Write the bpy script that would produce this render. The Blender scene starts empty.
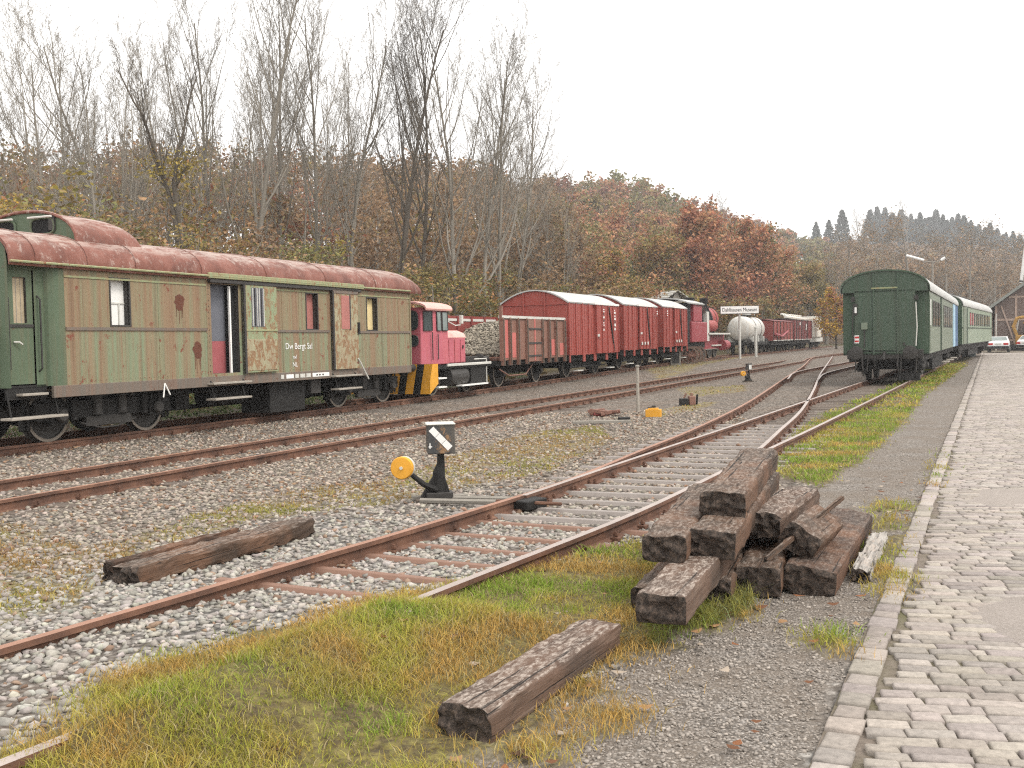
import bpy, math, random
import numpy as np
from mathutils import Vector, Matrix
PI = math.pi
R_ = math.radians
SC = bpy.context.scene
COL = SC.collection
rng = random.Random(7)
nr = np.random.default_rng(11)

# ------------------------------------------------------------------ camera model (for surveying the ground)
F, CX, CY, CH = 1035., 512., 384., 1.8
PITCH, ROLL = math.atan(42/1035.), R_(1.15)
def ray(u, v):
    x, y = (u-CX)/F, -(v-CY)/F
    c, s = math.cos(ROLL), math.sin(ROLL)
    a, b = x*c+y*s, -x*s+y*c
    cp, sp = math.cos(PITCH), math.sin(PITCH)
    return a, cp+b*sp, -sp+b*cp
def at(u, v, z=0.):
    d = ray(u, v); t = (z-CH)/d[2]
    return d[0]*t, d[1]*t
def atY(u, v, Y):
    d = ray(u, v); t = Y/d[1]
    return Vector((d[0]*t, Y, CH+d[2]*t))
cd = bpy.data.cameras.new('camera'); cam = bpy.data.objects.new('camera', cd); COL.objects.link(cam)
cd.sensor_width = 36; cd.lens = 36*F/1024; cd.clip_end = 6000; cd.clip_start = .05
cam.location = (0, 0, CH)
cam.rotation_euler = (Matrix.Rotation(PI/2-PITCH, 3, 'X') @ Matrix.Rotation(-ROLL, 3, 'Z')).to_euler()
SC.camera = cam

# ------------------------------------------------------------------ nodes helper
class NT:
    def __init__(s, name):
        s.m = bpy.data.materials.new(name); s.m.use_nodes = True
        s.t = s.m.node_tree; s.b = s.t.nodes['Principled BSDF']
        s.b.inputs['Specular IOR Level'].default_value = .3
    def n(s, ty, **kw):
        nd = s.t.nodes.new(ty)
        for k, v in kw.items(): setattr(nd, k, v)
        return nd
    def set(s, inp, v):
        if hasattr(v, 'is_output') or isinstance(v, bpy.types.NodeSocket): s.t.links.new(v, inp)
        elif isinstance(v, (tuple, list)) and len(v) == 3 and inp.type == 'RGBA': inp.default_value = (*v, 1)
        else: inp.default_value = v
    def co(s, kind='Object', scale=(1, 1, 1)):
        tc = s.n('ShaderNodeTexCoord'); mp = s.n('ShaderNodeMapping')
        s.t.links.new(tc.outputs[kind], mp.inputs[0]); mp.inputs['Scale'].default_value = scale
        return mp.outputs[0]
    def noise(s, vec, scale, detail=4, rough=.6, out='Fac', dist=0):
        nd = s.n('ShaderNodeTexNoise'); s.set(nd.inputs['Vector'], vec); nd.inputs['Scale'].default_value = scale
        nd.inputs['Detail'].default_value = detail; nd.inputs['Roughness'].default_value = rough; nd.inputs['Distortion'].default_value = dist
        return nd.outputs[out]
    def voro(s, vec, scale, feature='F1', out='Distance', rnd=1):
        nd = s.n('ShaderNodeTexVoronoi', feature=feature); s.set(nd.inputs['Vector'], vec); nd.inputs['Scale'].default_value = scale
        nd.inputs['Randomness'].default_value = rnd
        return nd.outputs[out]
    def ramp(s, fac, stops, interp='LINEAR'):
        nd = s.n('ShaderNodeValToRGB'); s.set(nd.inputs[0], fac); cr = nd.color_ramp; cr.interpolation = interp
        while len(cr.elements) < len(stops): cr.elements.new(.5)
        for e, (p, c) in zip(cr.elements, stops):
            e.position = p; e.color = (c, c, c, 1) if not isinstance(c, (tuple, list)) else (*c, 1)
        return nd.outputs[0]
    def mix(s, fac, a, b, mode='MIX'):
        nd = s.n('ShaderNodeMix', data_type='RGBA', blend_type=mode)
        s.set(nd.inputs[0], fac); s.set(nd.inputs[6], a); s.set(nd.inputs[7], b)
        return nd.outputs[2]
    def math(s, op, a, b=0., clamp=False):
        nd = s.n('ShaderNodeMath', operation=op); nd.use_clamp = clamp
        s.set(nd.inputs[0], a); s.set(nd.inputs[1], b)
        return nd.outputs[0]
    def bump(s, h, strength=.5, dist=.01):
        nd = s.n('ShaderNodeBump'); s.set(nd.inputs['Height'], h); nd.inputs['Strength'].default_value = strength
        nd.inputs['Distance'].default_value = dist
        s.t.links.new(nd.outputs[0], s.b.inputs['Normal'])
    def attr(s, name, out='Color'):
        nd = s.n('ShaderNodeAttribute', attribute_name=name); return nd.outputs[out]
    def sepz(s, vec):
        nd = s.n('ShaderNodeSeparateXYZ'); s.set(nd.inputs[0], vec); return nd.outputs
    def out(s, col, rough=.8, metal=0):
        s.set(s.b.inputs['Base Color'], col); s.set(s.b.inputs['Roughness'], rough); s.b.inputs['Metallic'].default_value = metal
        return s.m

def m_plain(name, col, rough=.7, var=.25, scale=6, metal=0, bump=0):
    t = NT(name); v = t.co()
    f = t.noise(v, scale, 5)
    c = t.mix(f, tuple(x*(1-var) for x in col), tuple(min(1, x*(1+var)) for x in col))
    if bump: t.bump(t.noise(v, scale*6, 4), bump)
    return t.out(c, rough, metal)

def m_paint(name, col, rust=(.13, .045, .02), amt=.5, streak=True, fade=None, rough=.6, flake=0., zsplit=None, zcol=None, bands=None):
    """weathered vehicle paint: vertical run-off streaks, rust blooms and flakes"""
    t = NT(name); v = t.co(); vs = t.co(scale=(3.2, 3.2, .16))
    c = t.mix(t.noise(v, 1.3, 4), tuple(x*.82 for x in col), fade or tuple(min(1, x*1.2) for x in col))
    if zsplit is not None:
        z = t.sepz(v)[2]
        k = t.math('MULTIPLY', t.math('GREATER_THAN', z, zsplit), t.ramp(t.noise(vs, 1.1, 5), [(.3, .15), (.6, .75)]))
        c = t.mix(k, c, zcol)
    if bands:
        c = t.mix(t.ramp(t.noise(t.co(scale=(2.6, 2.6, .05)), 1.5, 4, .7), [(.46, 0), (.60, .85)]), c, bands)
        c = t.mix(t.ramp(t.noise(t.co(scale=(9, 9, .10)), 1.7, 3, .6), [(.50, 0), (.66, .55)]), c, tuple(x*.62 for x in bands))
    if streak:
        f = t.ramp(t.noise(vs, 2.2, 6, .65), [(.52-.18*amt, 0), (.80-.18*amt, .85)])
        c = t.mix(f, c, tuple(a*.55+b*.45 for a, b in zip([rust[0]*1.7, rust[1]*2, rust[2]*2], col)))
        f2 = t.ramp(t.noise(vs, 7, 5, .6), [(.60, 0), (.72, .6)])
        c = t.mix(f2, c, rust)
    b = t.ramp(t.noise(v, 4.2, 8, .7), [(.70-.16*amt, 0), (.75-.16*amt, 1)])
    c = t.mix(b, c, rust)
    hgt = t.noise(v, 14, 6)
    if flake:
        fl = t.ramp(t.noise(t.co(scale=(1, 1, .6)), 9, 7, .72), [(.5-.1*flake, 0), (.53-.1*flake, 1)])
        c = t.mix(fl, c, t.mix(t.noise(v, 22, 3), (.10, .035, .016), (.36, .24, .13)))
        hgt = t.math('ADD', hgt, fl)
    t.bump(hgt, .25, .006)
    return t.out(c, rough)

M = {}
def setup_mats():
    M['coach'] = m_paint('weathered_green_paint', (.178, .215, .132), (.17, .06, .035), .66, zsplit=1.9, zcol=(.225, .150, .085), bands=(.215, .130, .078))
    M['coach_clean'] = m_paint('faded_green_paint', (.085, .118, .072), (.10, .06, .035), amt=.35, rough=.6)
    M['coach_pale'] = m_paint('pale_green_rail_paint', (.24, .27, .15), (.2, .07, .03), .5)
    M['flaked'] = m_paint('flaked_green_paint', (.23, .28, .165), (.15, .05, .025), .5, flake=-.25)
    M['flaked_more'] = m_paint('flaked_rusty_paint', (.30, .28, .18), (.16, .05, .03), .5, flake=.05)
    t = NT('rusty_red_roof'); v = t.co()
    c = t.ramp(t.noise(v, 2.2, 7, .7), [(.25, (.085, .034, .025)), (.5, (.17, .064, .045)), (.75, (.25, .112, .085))])
    f = t.ramp(t.noise(t.co(scale=(1.3, .9, .9)), 6, 9, .82), [(.53, 0), (.63, .8)]); f = t.math('MULTIPLY', f, t.ramp(t.noise(v, .9, 3), [(.40, .1), (.62, 1)]))
    geo = t.n('ShaderNodeNewGeometry'); nz = t.sepz(geo.outputs['Normal'])[2]; k = t.math('MULTIPLY', t.ramp(nz, [(.62, 0), (.92, .75)]), t.ramp(t.noise(t.co(scale=(.6, 2, 2)), 4, 8, .75), [(.42, 0), (.56, 1)]))
    c = t.mix(f, c, (.50, .44, .39)); c = t.mix(k, c, (.40, .33, .29))
    t.bump(t.noise(v, 16, 6), .35, .008); M['roof_rust'] = t.out(c, .6)
    M['under'] = m_plain('grimy_black_underframe', (.013, .012, .011), .7, .6, 9, bump=.3)
    M['under2'] = m_plain('dirty_grey_steel', (.038, .035, .032), .6, .5, 7, bump=.3)
    M['solebar'] = m_paint('rusty_solebar', (.135, .115, .095), (.12, .055, .035), .6)
    M['tyre'] = m_plain('wheel_tread_steel', (.19, .16, .13), .5, .4, 8)
    M['black'] = m_plain('black_interior', (.012, .012, .012), .9, .3)
    M['slate'] = m_plain('slate_blue_board', (.125, .13, .15), .7, .25, 3)
    M['pinkb'] = m_plain('faded_pink_board', (.30, .085, .09), .7, .3, 4)
    M['pinkb2'] = m_plain('pale_red_pane', (.34, .135, .115), .6, .3, 4)
    M['cream'] = m_plain('cream_blind', (.62, .50, .26), .7, .2, 4)
    M['white'] = m_plain('white_paint', (.72, .71, .68), .6, .12, 4)
    M['offwhite'] = m_plain('dirty_white_paint', (.50, .49, .45), .7, .3, 5)
    M['ply'] = m_plain('weathered_plywood', (.38, .31, .21), .8, .35, 6)
    M['woodpale'] = m_plain('worn_step_timber', (.30, .27, .23), .8, .35, 9, bump=.3)
    M['frame_dark'] = m_plain('dark_trim', (.045, .041, .038), .6, .3)
    M['grey_roof'] = m_plain('pale_grey_roof', (.40, .40, .385), .65, .25, 2)
    M['pink'] = m_paint('faded_pink_paint', (.43, .085, .12), (.25, .06, .05), .35, fade=(.50, .15, .18), rough=.5)
    M['pinktop'] = m_plain('bleached_pink_hood', (.62, .34, .30), .6, .2, 4)
    M['yellow'] = m_plain('yellow_safety_paint', (.62, .30, .03), .55, .25, 5)
    M['redvan'] = m_paint('red_van_paint', (.29, .046, .036), (.12, .032, .024), .45, fade=(.34, .080, .062), rough=.5)
    M['rustwag'] = m_paint('rust_brown_wagon_paint', (.20, .105, .078), (.12, .05, .035), .7)
    M['redpatch'] = m_paint('faded_red_board', (.46, .13, .115), (.2, .07, .05), .5)
    M['redlow'] = m_paint('dull_red_wagon_paint', (.20, .042, .036), (.12, .03, .022), .5)
    M['primer'] = m_paint('red_primer', (.27, .045, .055), (.12, .03, .03), .35, rough=.5)
    M['boiler'] = m_paint('red_boiler_paint', (.31, .062, .056), (.10, .03, .025), .55)
    M['silver'] = m_paint('dirty_silver_tank', (.50, .49, .46), (.22, .14, .09), .35, rough=.45)
    M['brownwag'] = m_paint('brown_wagon_paint', (.17, .05, .05), (.08, .025, .02), .4)
    M['whiterust'] = m_paint('white_paint_with_rust', (.66, .64, .58), (.32, .14, .06), .5)
    M['dkgreen'] = m_paint('dark_green_coach_paint', (.042, .070, .046), (.04, .034, .024), .4, fade=(.062, .094, .064), rough=.45)
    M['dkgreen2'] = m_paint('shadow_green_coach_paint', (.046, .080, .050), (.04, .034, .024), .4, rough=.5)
    M['sidegreen'] = m_paint('lit_coach_side_paint', (.15, .182, .135), (.1, .08, .05), .25, rough=.4)  # paler than the coach end: daylight on the side is put into the colour
    M['blue'] = m_plain('blue_paint', (.045, .10, .20), .5, .2)
    M['ltblue'] = m_plain('light_blue_paint', (.30, .45, .56), .5, .12)
    M['palegreen'] = m_paint('pale_green_coach_paint', (.22, .268, .20), (.15, .12, .08), .15, rough=.45)
    M['glass'] = m_plain('dark_window_glass', (.035, .045, .045), .12, .3, 2)
    M['glassl'] = m_plain('sky_lit_window_glass', (.20, .23, .22), .1, .3, 2)
    M['red'] = m_plain('red_lens', (.45, .02, .02), .3, .1)
    M['carwhite'] = m_plain('white_car_paint', (.75, .75, .74), .25, .04, 3)
    M['rubber'] = m_plain('black_rubber', (.02, .02, .02), .8, .3)
    M['brickw'] = None
    t = NT('dark_brick_infill'); v = t.co()
    br = t.n('ShaderNodeTexBrick'); t.set(br.inputs['Vector'], t.co(scale=(1, 1, 1)))
    br.inputs['Scale'].default_value = 4; br.inputs['Color1'].default_value = (.16, .075, .065, 1); br.inputs['Color2'].default_value = (.11, .06, .055, 1)
    br.inputs['Mortar'].default_value = (.17, .14, .12, 1); M['brickw'] = t.out(t.mix(t.noise(v, 1.2), br.outputs[0], (.13, .085, .075)), .85)
    M['timber'] = m_plain('pale_frame_timber', (.36, .27, .22), .8, .2, 4)
    M['slateroof'] = m_plain('dark_slate_roof', (.10, .105, .10), .7, .3, 8)
    M['roofedge'] = m_plain('grey_barge_board', (.22, .23, .21), .8, .2)
    M['binp'] = m_plain('dark_grey_bin_plastic', (.022, .03, .03), .5, .2)
    M['concrete'] = m_plain('concrete', (.33, .31, .29), .9, .25, 8, bump=.3)
    M['post'] = m_plain('weathered_grey_post', (.24, .22, .19), .85, .3, 12, bump=.3)
    # rails
    t = NT('rusty_rail'); v = t.co()
    c = t.ramp(t.noise(v, 3, 7, .7), [(.3, (.060, .034, .025)), (.55, (.135, .068, .044)), (.78, (.23, .125, .08))])
    t.bump(t.noise(v, 40, 4), .3, .004); M['rail'] = t.out(c, .75)
    M['railtop'] = m_plain('worn_rail_head', (.33, .275, .245), .45, .3, 2.5, metal=.1)
    M['railtop_rust'] = m_plain('rusty_rail_head', (.27, .145, .098), .6, .3, 3)
    M['steelsl'] = m_plain('worn_steel_sleeper', (.23, .20, .18), .5, .3, 6)
    M['rustsl'] = m_plain('rusty_steel_sleeper', (.20, .115, .082), .7, .35, 6)
    M['oldsl'] = m_plain('oily_track_sleeper', (.10, .078, .062), .85, .4, 6, bump=.4)
    # old sleepers (timber): local x is the grain
    def wood(name, dark, mid, light, lightamt, orange):
        t = NT(name); g = t.co(scale=(.45, 7, 7)); v = t.co()
        n1 = t.noise(g, 3.0, 8, .68)
        c = t.ramp(n1, [(.28, dark), (.52, mid), (.78, light)])
        c = t.mix(t.ramp(t.noise(v, 2.3, 4), [(.45, 0), (.65, orange)]), c, (.20, .098, .054))
        geo = t.n('ShaderNodeNewGeometry'); nz = t.sepz(geo.outputs['Normal'])[2]
        w = t.ramp(t.noise(t.co(scale=(9, 22, 22)), 1.7, 7, .75), [(.47, 0), (.62, 1)])
        top = t.math('MULTIPLY', t.math('MULTIPLY', t.ramp(nz, [(.6, 0), (.9, 1)]), w), lightamt)
        c = t.mix(top, c, (.36, .305, .26))
        cr = t.ramp(t.noise(t.co(scale=(.25, 16, 16)), 2.0, 4, .5), [(.32, 0), (.39, 1)])
        c = t.mix(cr, (.012, .009, .007), c)
        lh = t.math('ADD', t.math('MULTIPLY', cr, .7), t.noise(t.co(scale=(1.5, 40, 40)), 2, 5))
        t.bump(lh, .6, .010); return t.out(c, .82)
    M['wood'] = wood('old_sleeper_timber', (.022, .015, .011), (.062, .040, .027), (.140, .094, .066), .5, .40)
    M['wood_pale'] = wood('bleached_sleeper_timber', (.030, .021, .016), (.088, .060, .045), (.185, .138, .108), .9, .2)
    M['wood_dark'] = wood('tarred_sleeper_timber', (.016, .011, .009), (.05, .031, .022), (.12, .072, .048), .3, .5)
    M['wood_rot'] = wood('rotten_white_timber', (.10, .09, .08), (.30, .28, .255), (.46, .44, .41), 1., .05)
    t = NT('sleeper_end_grain'); v = t.co(scale=(1, 1, 1))
    c = t.ramp(t.noise(v, 30, 7, .78), [(.36, (.014, .011, .009)), (.50, (.055, .042, .034)), (.70, (.16, .115, .088))])
    t.bump(t.noise(v, 26, 6, .7), 1., .03); M['endgrain'] = t.out(c, .9)
    # foliage: colour attribute 'Col'
    def leafmat(name, transl=.25, rough=.7):
        t = NT(name); a = t.attr('Col')
        c = t.mix(.35, a, t.mix(1., a, t.ramp(t.noise(t.co('Object'), .9, 3), [(.3, .65), (.7, 1.3)]), 'MULTIPLY'))
        t.set(t.b.inputs['Base Color'], c); t.b.inputs['Roughness'].default_value = rough
        t.b.inputs['Specular IOR Level'].default_value = .15
        if transl:
            tr = t.n('ShaderNodeBsdfTranslucent'); t.set(tr.inputs[0], c)
            ms = t.n('ShaderNodeMixShader'); ms.inputs[0].default_value = transl
            o = t.t.nodes['Material Output']
            t.t.links.new(t.b.outputs[0], ms.inputs[1]); t.t.links.new(tr.outputs[0], ms.inputs[2]); t.t.links.new(ms.outputs[0], o.inputs[0])
        return t.m
    M['leaf'] = leafmat('autumn_leaves'); M['blade'] = leafmat('grass_blades', .3)
    t = NT('tree_bark'); v = t.co(scale=(1, 1, .3))
    M['bark'] = t.out(t.ramp(t.noise(v, 5, 6), [(.3, (.14, .122, .098)), (.7, (.31, .28, .235))]), .95)
    t = NT('dark_tree_bark'); v = t.co(scale=(1, 1, .3))
    M['barkd'] = t.out(t.ramp(t.noise(v, 5, 6), [(.3, (.055, .045, .036)), (.7, (.125, .105, .082))]), .95)
    t = NT('ballast_stone'); a = t.attr('Col'); v = t.co()
    c = t.mix(.6, a, t.mix(1., a, t.ramp(t.noise(v, 40, 5, .7), [(.25, .55), (.7, 1.35)]), 'MULTIPLY'))
    t.bump(t.noise(v, 90, 4), .4, .004); M['stone'] = t.out(c, .9)
    t = NT('sett_stone'); a = t.attr('Col'); v = t.co()
    c = t.mix(.7, a, t.mix(1., a, t.ramp(t.noise(v, 24, 7, .75), [(.28, .5), (.72, 1.35)]), 'MULTIPLY'))
    t.bump(t.noise(v, 45, 6, .7), .5, .008); M['sett'] = t.out(c, .8)
setup_mats()

# ------------------------------------------------------------------ mesh helpers
class MB:
    def __init__(s): s.v = []; s.f = []; s.m = []; s.mats = []
    def mi(s, mat):
        if mat not in s.mats: s.mats.append(mat)
        return s.mats.index(mat)
    def add(s, vs, fs, mat):
        o = len(s.v); k = s.mi(mat)
        s.v += [tuple(x) for x in vs]
        for f in fs: s.f.append(tuple(i+o for i in f)); s.m.append(k)
        return s
    def box(s, x0, x1, y0, y1, z0, z1, mat, M4=None):
        vs = [Vector((x, y, z)) for x in (x0, x1) for y in (y0, y1) for z in (z0, z1)]
        if M4: vs = [M4 @ v for v in vs]
        return s.add(vs, [(0, 1, 3, 2), (4, 6, 7, 5), (0, 4, 5, 1), (2, 3, 7, 6), (0, 2, 6, 4), (1, 5, 7, 3)], mat)
    def quad(s, a, b, c, d, mat): return s.add([a, b, c, d], [(0, 1, 2, 3)], mat)
    def tube(s, pts, r, mat, n=8, caps=True):
        pts = [Vector(p) for p in pts]; rs = r if isinstance(r, (list, tuple)) else [r]*len(pts)
        vs = []; fs = []
        for i, p in enumerate(pts):
            d = (pts[min(i+1, len(pts)-1)]-pts[max(i-1, 0)]).normalized()
            a = d.orthogonal().normalized() if i == 0 else (pa - d*pa.dot(d)).normalized()
            pa = a; b = d.cross(a)
            vs += [p+(a*math.cos(2*PI*k/n)+b*math.sin(2*PI*k/n))*rs[i] for k in range(n)]
        for i in range(len(pts)-1):
            for k in range(n):
                k2 = (k+1) % n; fs.append((i*n+k, i*n+k2, (i+1)*n+k2, (i+1)*n+k))
        if caps: fs.append(tuple(range(n-1, -1, -1))); fs.append(tuple((len(pts)-1)*n+k for k in range(n)))
        return s.add(vs, fs, mat)
    def lathe(s, prof, c, axis, mat, n=24, caps=True):
        """prof: list of (r, t) along axis through c"""
        ax = Vector(axis).normalized(); a = ax.orthogonal().normalized(); b = ax.cross(a); c = Vector(c)
        vs = []; fs = []
        for r, t in prof: vs += [c+ax*t+(a*math.cos(2*PI*k/n)+b*math.sin(2*PI*k/n))*r for k in range(n)]
        for i in range(len(prof)-1):
            for k in range(n):
                k2 = (k+1) % n; fs.append((i*n+k, i*n+k2, (i+1)*n+k2, (i+1)*n+k))
        if caps: fs.append(tuple(range(n-1, -1, -1))); fs.append(tuple((len(prof)-1)*n+k for k in range(n)))
        return s.add(vs, fs, mat)
    def prism(s, prof, x0, x1, mat, caps=True):
        """prof: list of (y, z), extruded along x"""
        n = len(prof)
        vs = [(x0, y, z) for y, z in prof]+[(x1, y, z) for y, z in prof]
        fs = [(i, (i+1) % n, n+(i+1) % n, n+i) for i in range(n)]
        if caps: fs += [tuple(range(n-1, -1, -1)), tuple(range(n, 2*n))]
        return s.add(vs, fs, mat)
    def wall(s, y, x0, x1, z0, z1, holes, mat, depth=0, jamb=None, sgn=1):
        """panel in the plane y with rectangular holes (x0,x1,z0,z1); jambs go inward by depth*sgn"""
        xs = sorted({x0, x1, *[h[0] for h in holes], *[h[1] for h in holes]}); zs = sorted({z0, z1, *[h[2] for h in holes], *[h[3] for h in holes]})
        for a, b in zip(xs, xs[1:]):
            for c, d in zip(zs, zs[1:]):
                mx, mz = (a+b)/2, (c+d)/2
                if any(h[0] < mx < h[1] and h[2] < mz < h[3] for h in holes): continue
                s.quad((a, y, c), (b, y, c), (b, y, d), (a, y, d), mat)
        if depth:
            for h in holes:
                y2 = y+depth*sgn; a, b, c, d = h; j = jamb or mat
                s.quad((a, y, c), (a, y2, c), (a, y2, d), (a, y, d), j); s.quad((b, y, c), (b, y, d), (b, y2, d), (b, y2, c), j)
                s.quad((a, y, c), (b, y, c), (b, y2, c), (a, y2, c), j); s.quad((a, y, d), (a, y2, d), (b, y2, d), (b, y, d), j)
        return s
    def build(s, name, parent=None, smooth=False, bevel=0, seg=1):
        me = bpy.data.meshes.new(name); me.from_pydata(s.v, [], s.f)
        for m in s.mats: me.materials.append(M[m] if isinstance(m, str) else m)
        me.polygons.foreach_set('material_index', s.m)
        me.update()
        if smooth:
            me.polygons.foreach_set('use_smooth', [True]*len(me.polygons))
            try: me.set_sharp_from_angle(angle=R_(40))
            except Exception: pass
        o = bpy.data.objects.new(name, me); COL.objects.link(o)
        if parent: o.parent = parent
        if bevel:
            b = o.modifiers.new('bevel', 'BEVEL'); b.width = bevel; b.segments = seg; b.limit_method = 'ANGLE'
        return o
def npmesh(name, verts, faces, mats, cols=None, parent=None, mi=None, smooth=False):
    """verts (n,3), faces (m,k) arrays (or list of arrays) -> object, with an optional per-vertex colour attribute"""
    if not isinstance(faces, list): faces = [faces]
    faces = [f for f in faces if len(f)]
    me = bpy.data.meshes.new(name)
    nl = sum(f.size for f in faces); nf = sum(len(f) for f in faces)
    me.vertices.add(len(verts)); me.vertices.foreach_set('co', np.ascontiguousarray(verts, np.float32).ravel())
    me.loops.add(nl); me.loops.foreach_set('vertex_index', np.concatenate([f.ravel() for f in faces]).astype(np.int32))
    me.polygons.add(nf)
    tot = np.concatenate([np.full(len(f), f.shape[1], np.int32) for f in faces])
    st = np.concatenate([[0], np.cumsum(tot)[:-1]]).astype(np.int32)
    me.polygons.foreach_set('loop_start', st); me.polygons.foreach_set('loop_total', tot)
    for m in mats: me.materials.append(M[m])
    if mi is not None: me.polygons.foreach_set('material_index', mi.astype(np.int32))
    if smooth: me.polygons.foreach_set('use_smooth', np.ones(nf, bool))
    me.update(calc_edges=True); me.validate()
    if cols is not None:
        ca = me.color_attributes.new('Col', 'FLOAT_COLOR', 'POINT')
        c4 = np.ones((len(verts), 4), np.float32); c4[:, :3] = cols
        ca.data.foreach_set('color', c4.ravel())
    o = bpy.data.objects.new(name, me); COL.objects.link(o)
    if parent: o.parent = parent
    return o
def tag(o, label=None, cat=None, group=None, kind=None):
    if label: o['label'] = label
    if cat: o['category'] = cat
    if group: o['group'] = group
    if kind: o['kind'] = kind
    return o
def empty(name, loc, rz, label, cat, group=None):
    o = bpy.data.objects.new(name, None); COL.objects.link(o); o.location = loc; o.rotation_euler = (0, 0, rz)
    o.empty_display_size = .2
    return tag(o, label, cat, group)
def copy_tree(o, parent=None):
    c = o.copy(); COL.objects.link(c); c.parent = parent
    for ch in list(o.children): copy_tree(ch, c)
    return c
def text(name, s, size, parent, loc, rot, mat, ext=.002, align='LEFT', sx=1):
    cu = bpy.data.curves.new(name, 'FONT'); cu.body = s; cu.size = size; cu.extrude = ext; cu.align_x = align
    cu.materials.append(M[mat]); tmp = bpy.data.objects.new(name, cu); COL.objects.link(tmp); dg = bpy.context.evaluated_depsgraph_get()
    me = bpy.data.meshes.new_from_object(tmp.evaluated_get(dg)); bpy.data.objects.remove(tmp)
    o = bpy.data.objects.new(name, me); COL.objects.link(o); o.parent = parent
    o.location = loc; o.rotation_euler = rot; o.scale = (sx, 1, 1)
    return o
def sstep(a, b, x): 
    t = np.clip((x-a)/(b-a), 0, 1); return t*t*(3-2*t)
def vnoise(x, y, seed=0):
    """cheap smooth value noise, vectorised"""
    x = np.asarray(x, float); y = np.asarray(y, float)
    xi = np.floor(x).astype(np.int64); yi = np.floor(y).astype(np.int64); fx = x-xi; fy = y-yi
    fx = fx*fx*(3-2*fx); fy = fy*fy*(3-2*fy)
    def h(a, b):
        k = (a*374761393+b*668265263+seed*974711) & 0x7fffffff
        k = ((k ^ (k >> 13))*1274126177) & 0x7fffffff
        return ((k ^ (k >> 16)) & 0xffff)/65535.
    return (h(xi, yi)*(1-fx)+h(xi+1, yi)*fx)*(1-fy)+(h(xi, yi+1)*(1-fx)+h(xi+1, yi+1)*fx)*fy
def fbm(x, y, seed=0, o=4):
    s = 0; a = .5
    for k in range(o): s = s+a*vnoise(x*2**k, y*2**k, seed+k); a *= .5
    return s/.9375
def inpoly(px, py, poly):
    ins = np.zeros(np.shape(px), bool); n = len(poly)
    for i in range(n):
        x1, y1 = poly[i]; x2, y2 = poly[(i+1) % n]
        c = ((y1 > py) != (y2 > py)) & (px < (x2-x1)*(py-y1)/((y2-y1) or 1e-9)+x1)
        ins ^= c
    return ins

# ------------------------------------------------------------------ ground
HA = R_(25.2); US, UN = np.array([math.sin(HA), math.cos(HA)]), np.array([math.cos(HA), -math.sin(HA)])
TA_O, TA_H = (-9.19, 17.40), R_(23.3)
RRX = np.array([-4.4,-3.2,-2.09,-.46,1.15,2.58,3.98]); RRY = np.array([.05,2.15,4.10,6.98,9.82,12.76,15.65])
def gh(X, Y):
    X = np.asarray(X, float); Y = np.asarray(Y, float)
    n = X*UN[0]+Y*UN[1]; s = X*US[0]+Y*US[1]
    z = sstep(-12.9, -14.6, n)*(.07+.30*sstep(24, 62, s))
    z = z+.075*sstep(9.5, 5.5, Y)*sstep(-7.2, -6.0, n)*sstep(-2.4, -3.6, n)
    dx = X-np.interp(Y, RRY, RRX)
    z = z+.125*sstep(-.10, .06, dx)*sstep(1.5, .4, dx)*sstep(4.2, 4.6, Y)*sstep(6.75, 6.15, Y)
    z = z+.03*(fbm(X*1.1, Y*1.1, 3)-.5)*sstep(90, 30, s)
    return z
P = lambda *pts: [at(u, v) for u, v in pts]
GRASS = [P((-90,830),(-60,800),(40,757),(130,694),(262,650),(395,610),(432,599),(520,577),(580,558),(645,539),(665,530),(705,545),(742,590),(715,625),(640,655),(560,690),(535,725),(480,768),(460,830)),
         P((640,628),(752,582),(760,612),(700,640),(650,655)),
         P((770,474),(790,440),(830,413),(880,393),(908,378),(935,361),(975,352),(962,368),(925,395),(905,420),(880,445),(850,470),(815,487))]
GTUFT = [P((470,768),(520,728),(600,702),(655,707),(650,730),(560,766),(500,790)), P((868,500),(925,508),(905,545),(890,595),(862,600),(866,560)), P((683,670),(722,670),(720,687),(683,687)),
         P((790,636),(850,640),(850,660),(800,656)), P((890,575),(905,560),(915,590),(880,610)), P((925,480),(945,450),(950,462),(935,500)), P((600,650),(640,655),(600,690),(560,705))]
DRY = [P((-70,610),(0,520),(90,548),(230,505),(300,490),(385,480),(520,435),(600,425),(612,440),(560,468),(480,487),(390,505),(270,517),(160,547),(100,578),(80,612),(0,642),(-70,670)),
       P((640,374),(700,359),(770,350),(772,356),(700,372),(660,381)), P((675,388),(745,385),(748,391),(690,397)), P((652,412),(690,404),(722,401),(700,409),(660,418))]
PATH = [P((460,830),(480,768),(535,725),(640,655),(715,625),(742,590),(790,520),(815,487),(850,470),(880,445),(905,420),(925,395),(962,368),(985,352),(975,375),(940,460),(905,560),(860,650),(800,790),(780,830))]
def zones(X, Y):
    w = .16; a = X+w*(fbm(X*3.1, Y*3.1, 21)-.5)*2; b = Y+w*(fbm(X*3.1+9, Y*3.1, 22)-.5)*2*(1+Y*.05)
    f = fbm(X*4, Y*4, 31)
    g = np.zeros(np.shape(X)); d = g.copy(); p = g.copy()
    for q in GRASS: g = np.maximum(g, inpoly(a, b, q)*1.)
    for q in GTUFT: g = np.maximum(g, inpoly(a, b, q)*(f > .45)*.75)
    for q in DRY: d = np.maximum(d, inpoly(a, b, q)*np.clip(.35+1.5*(f-.35), 0, 1))
    for q in PATH: p = np.maximum(p, inpoly(a, b, q)*1.)
    return g, d, p*(1-g)
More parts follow.
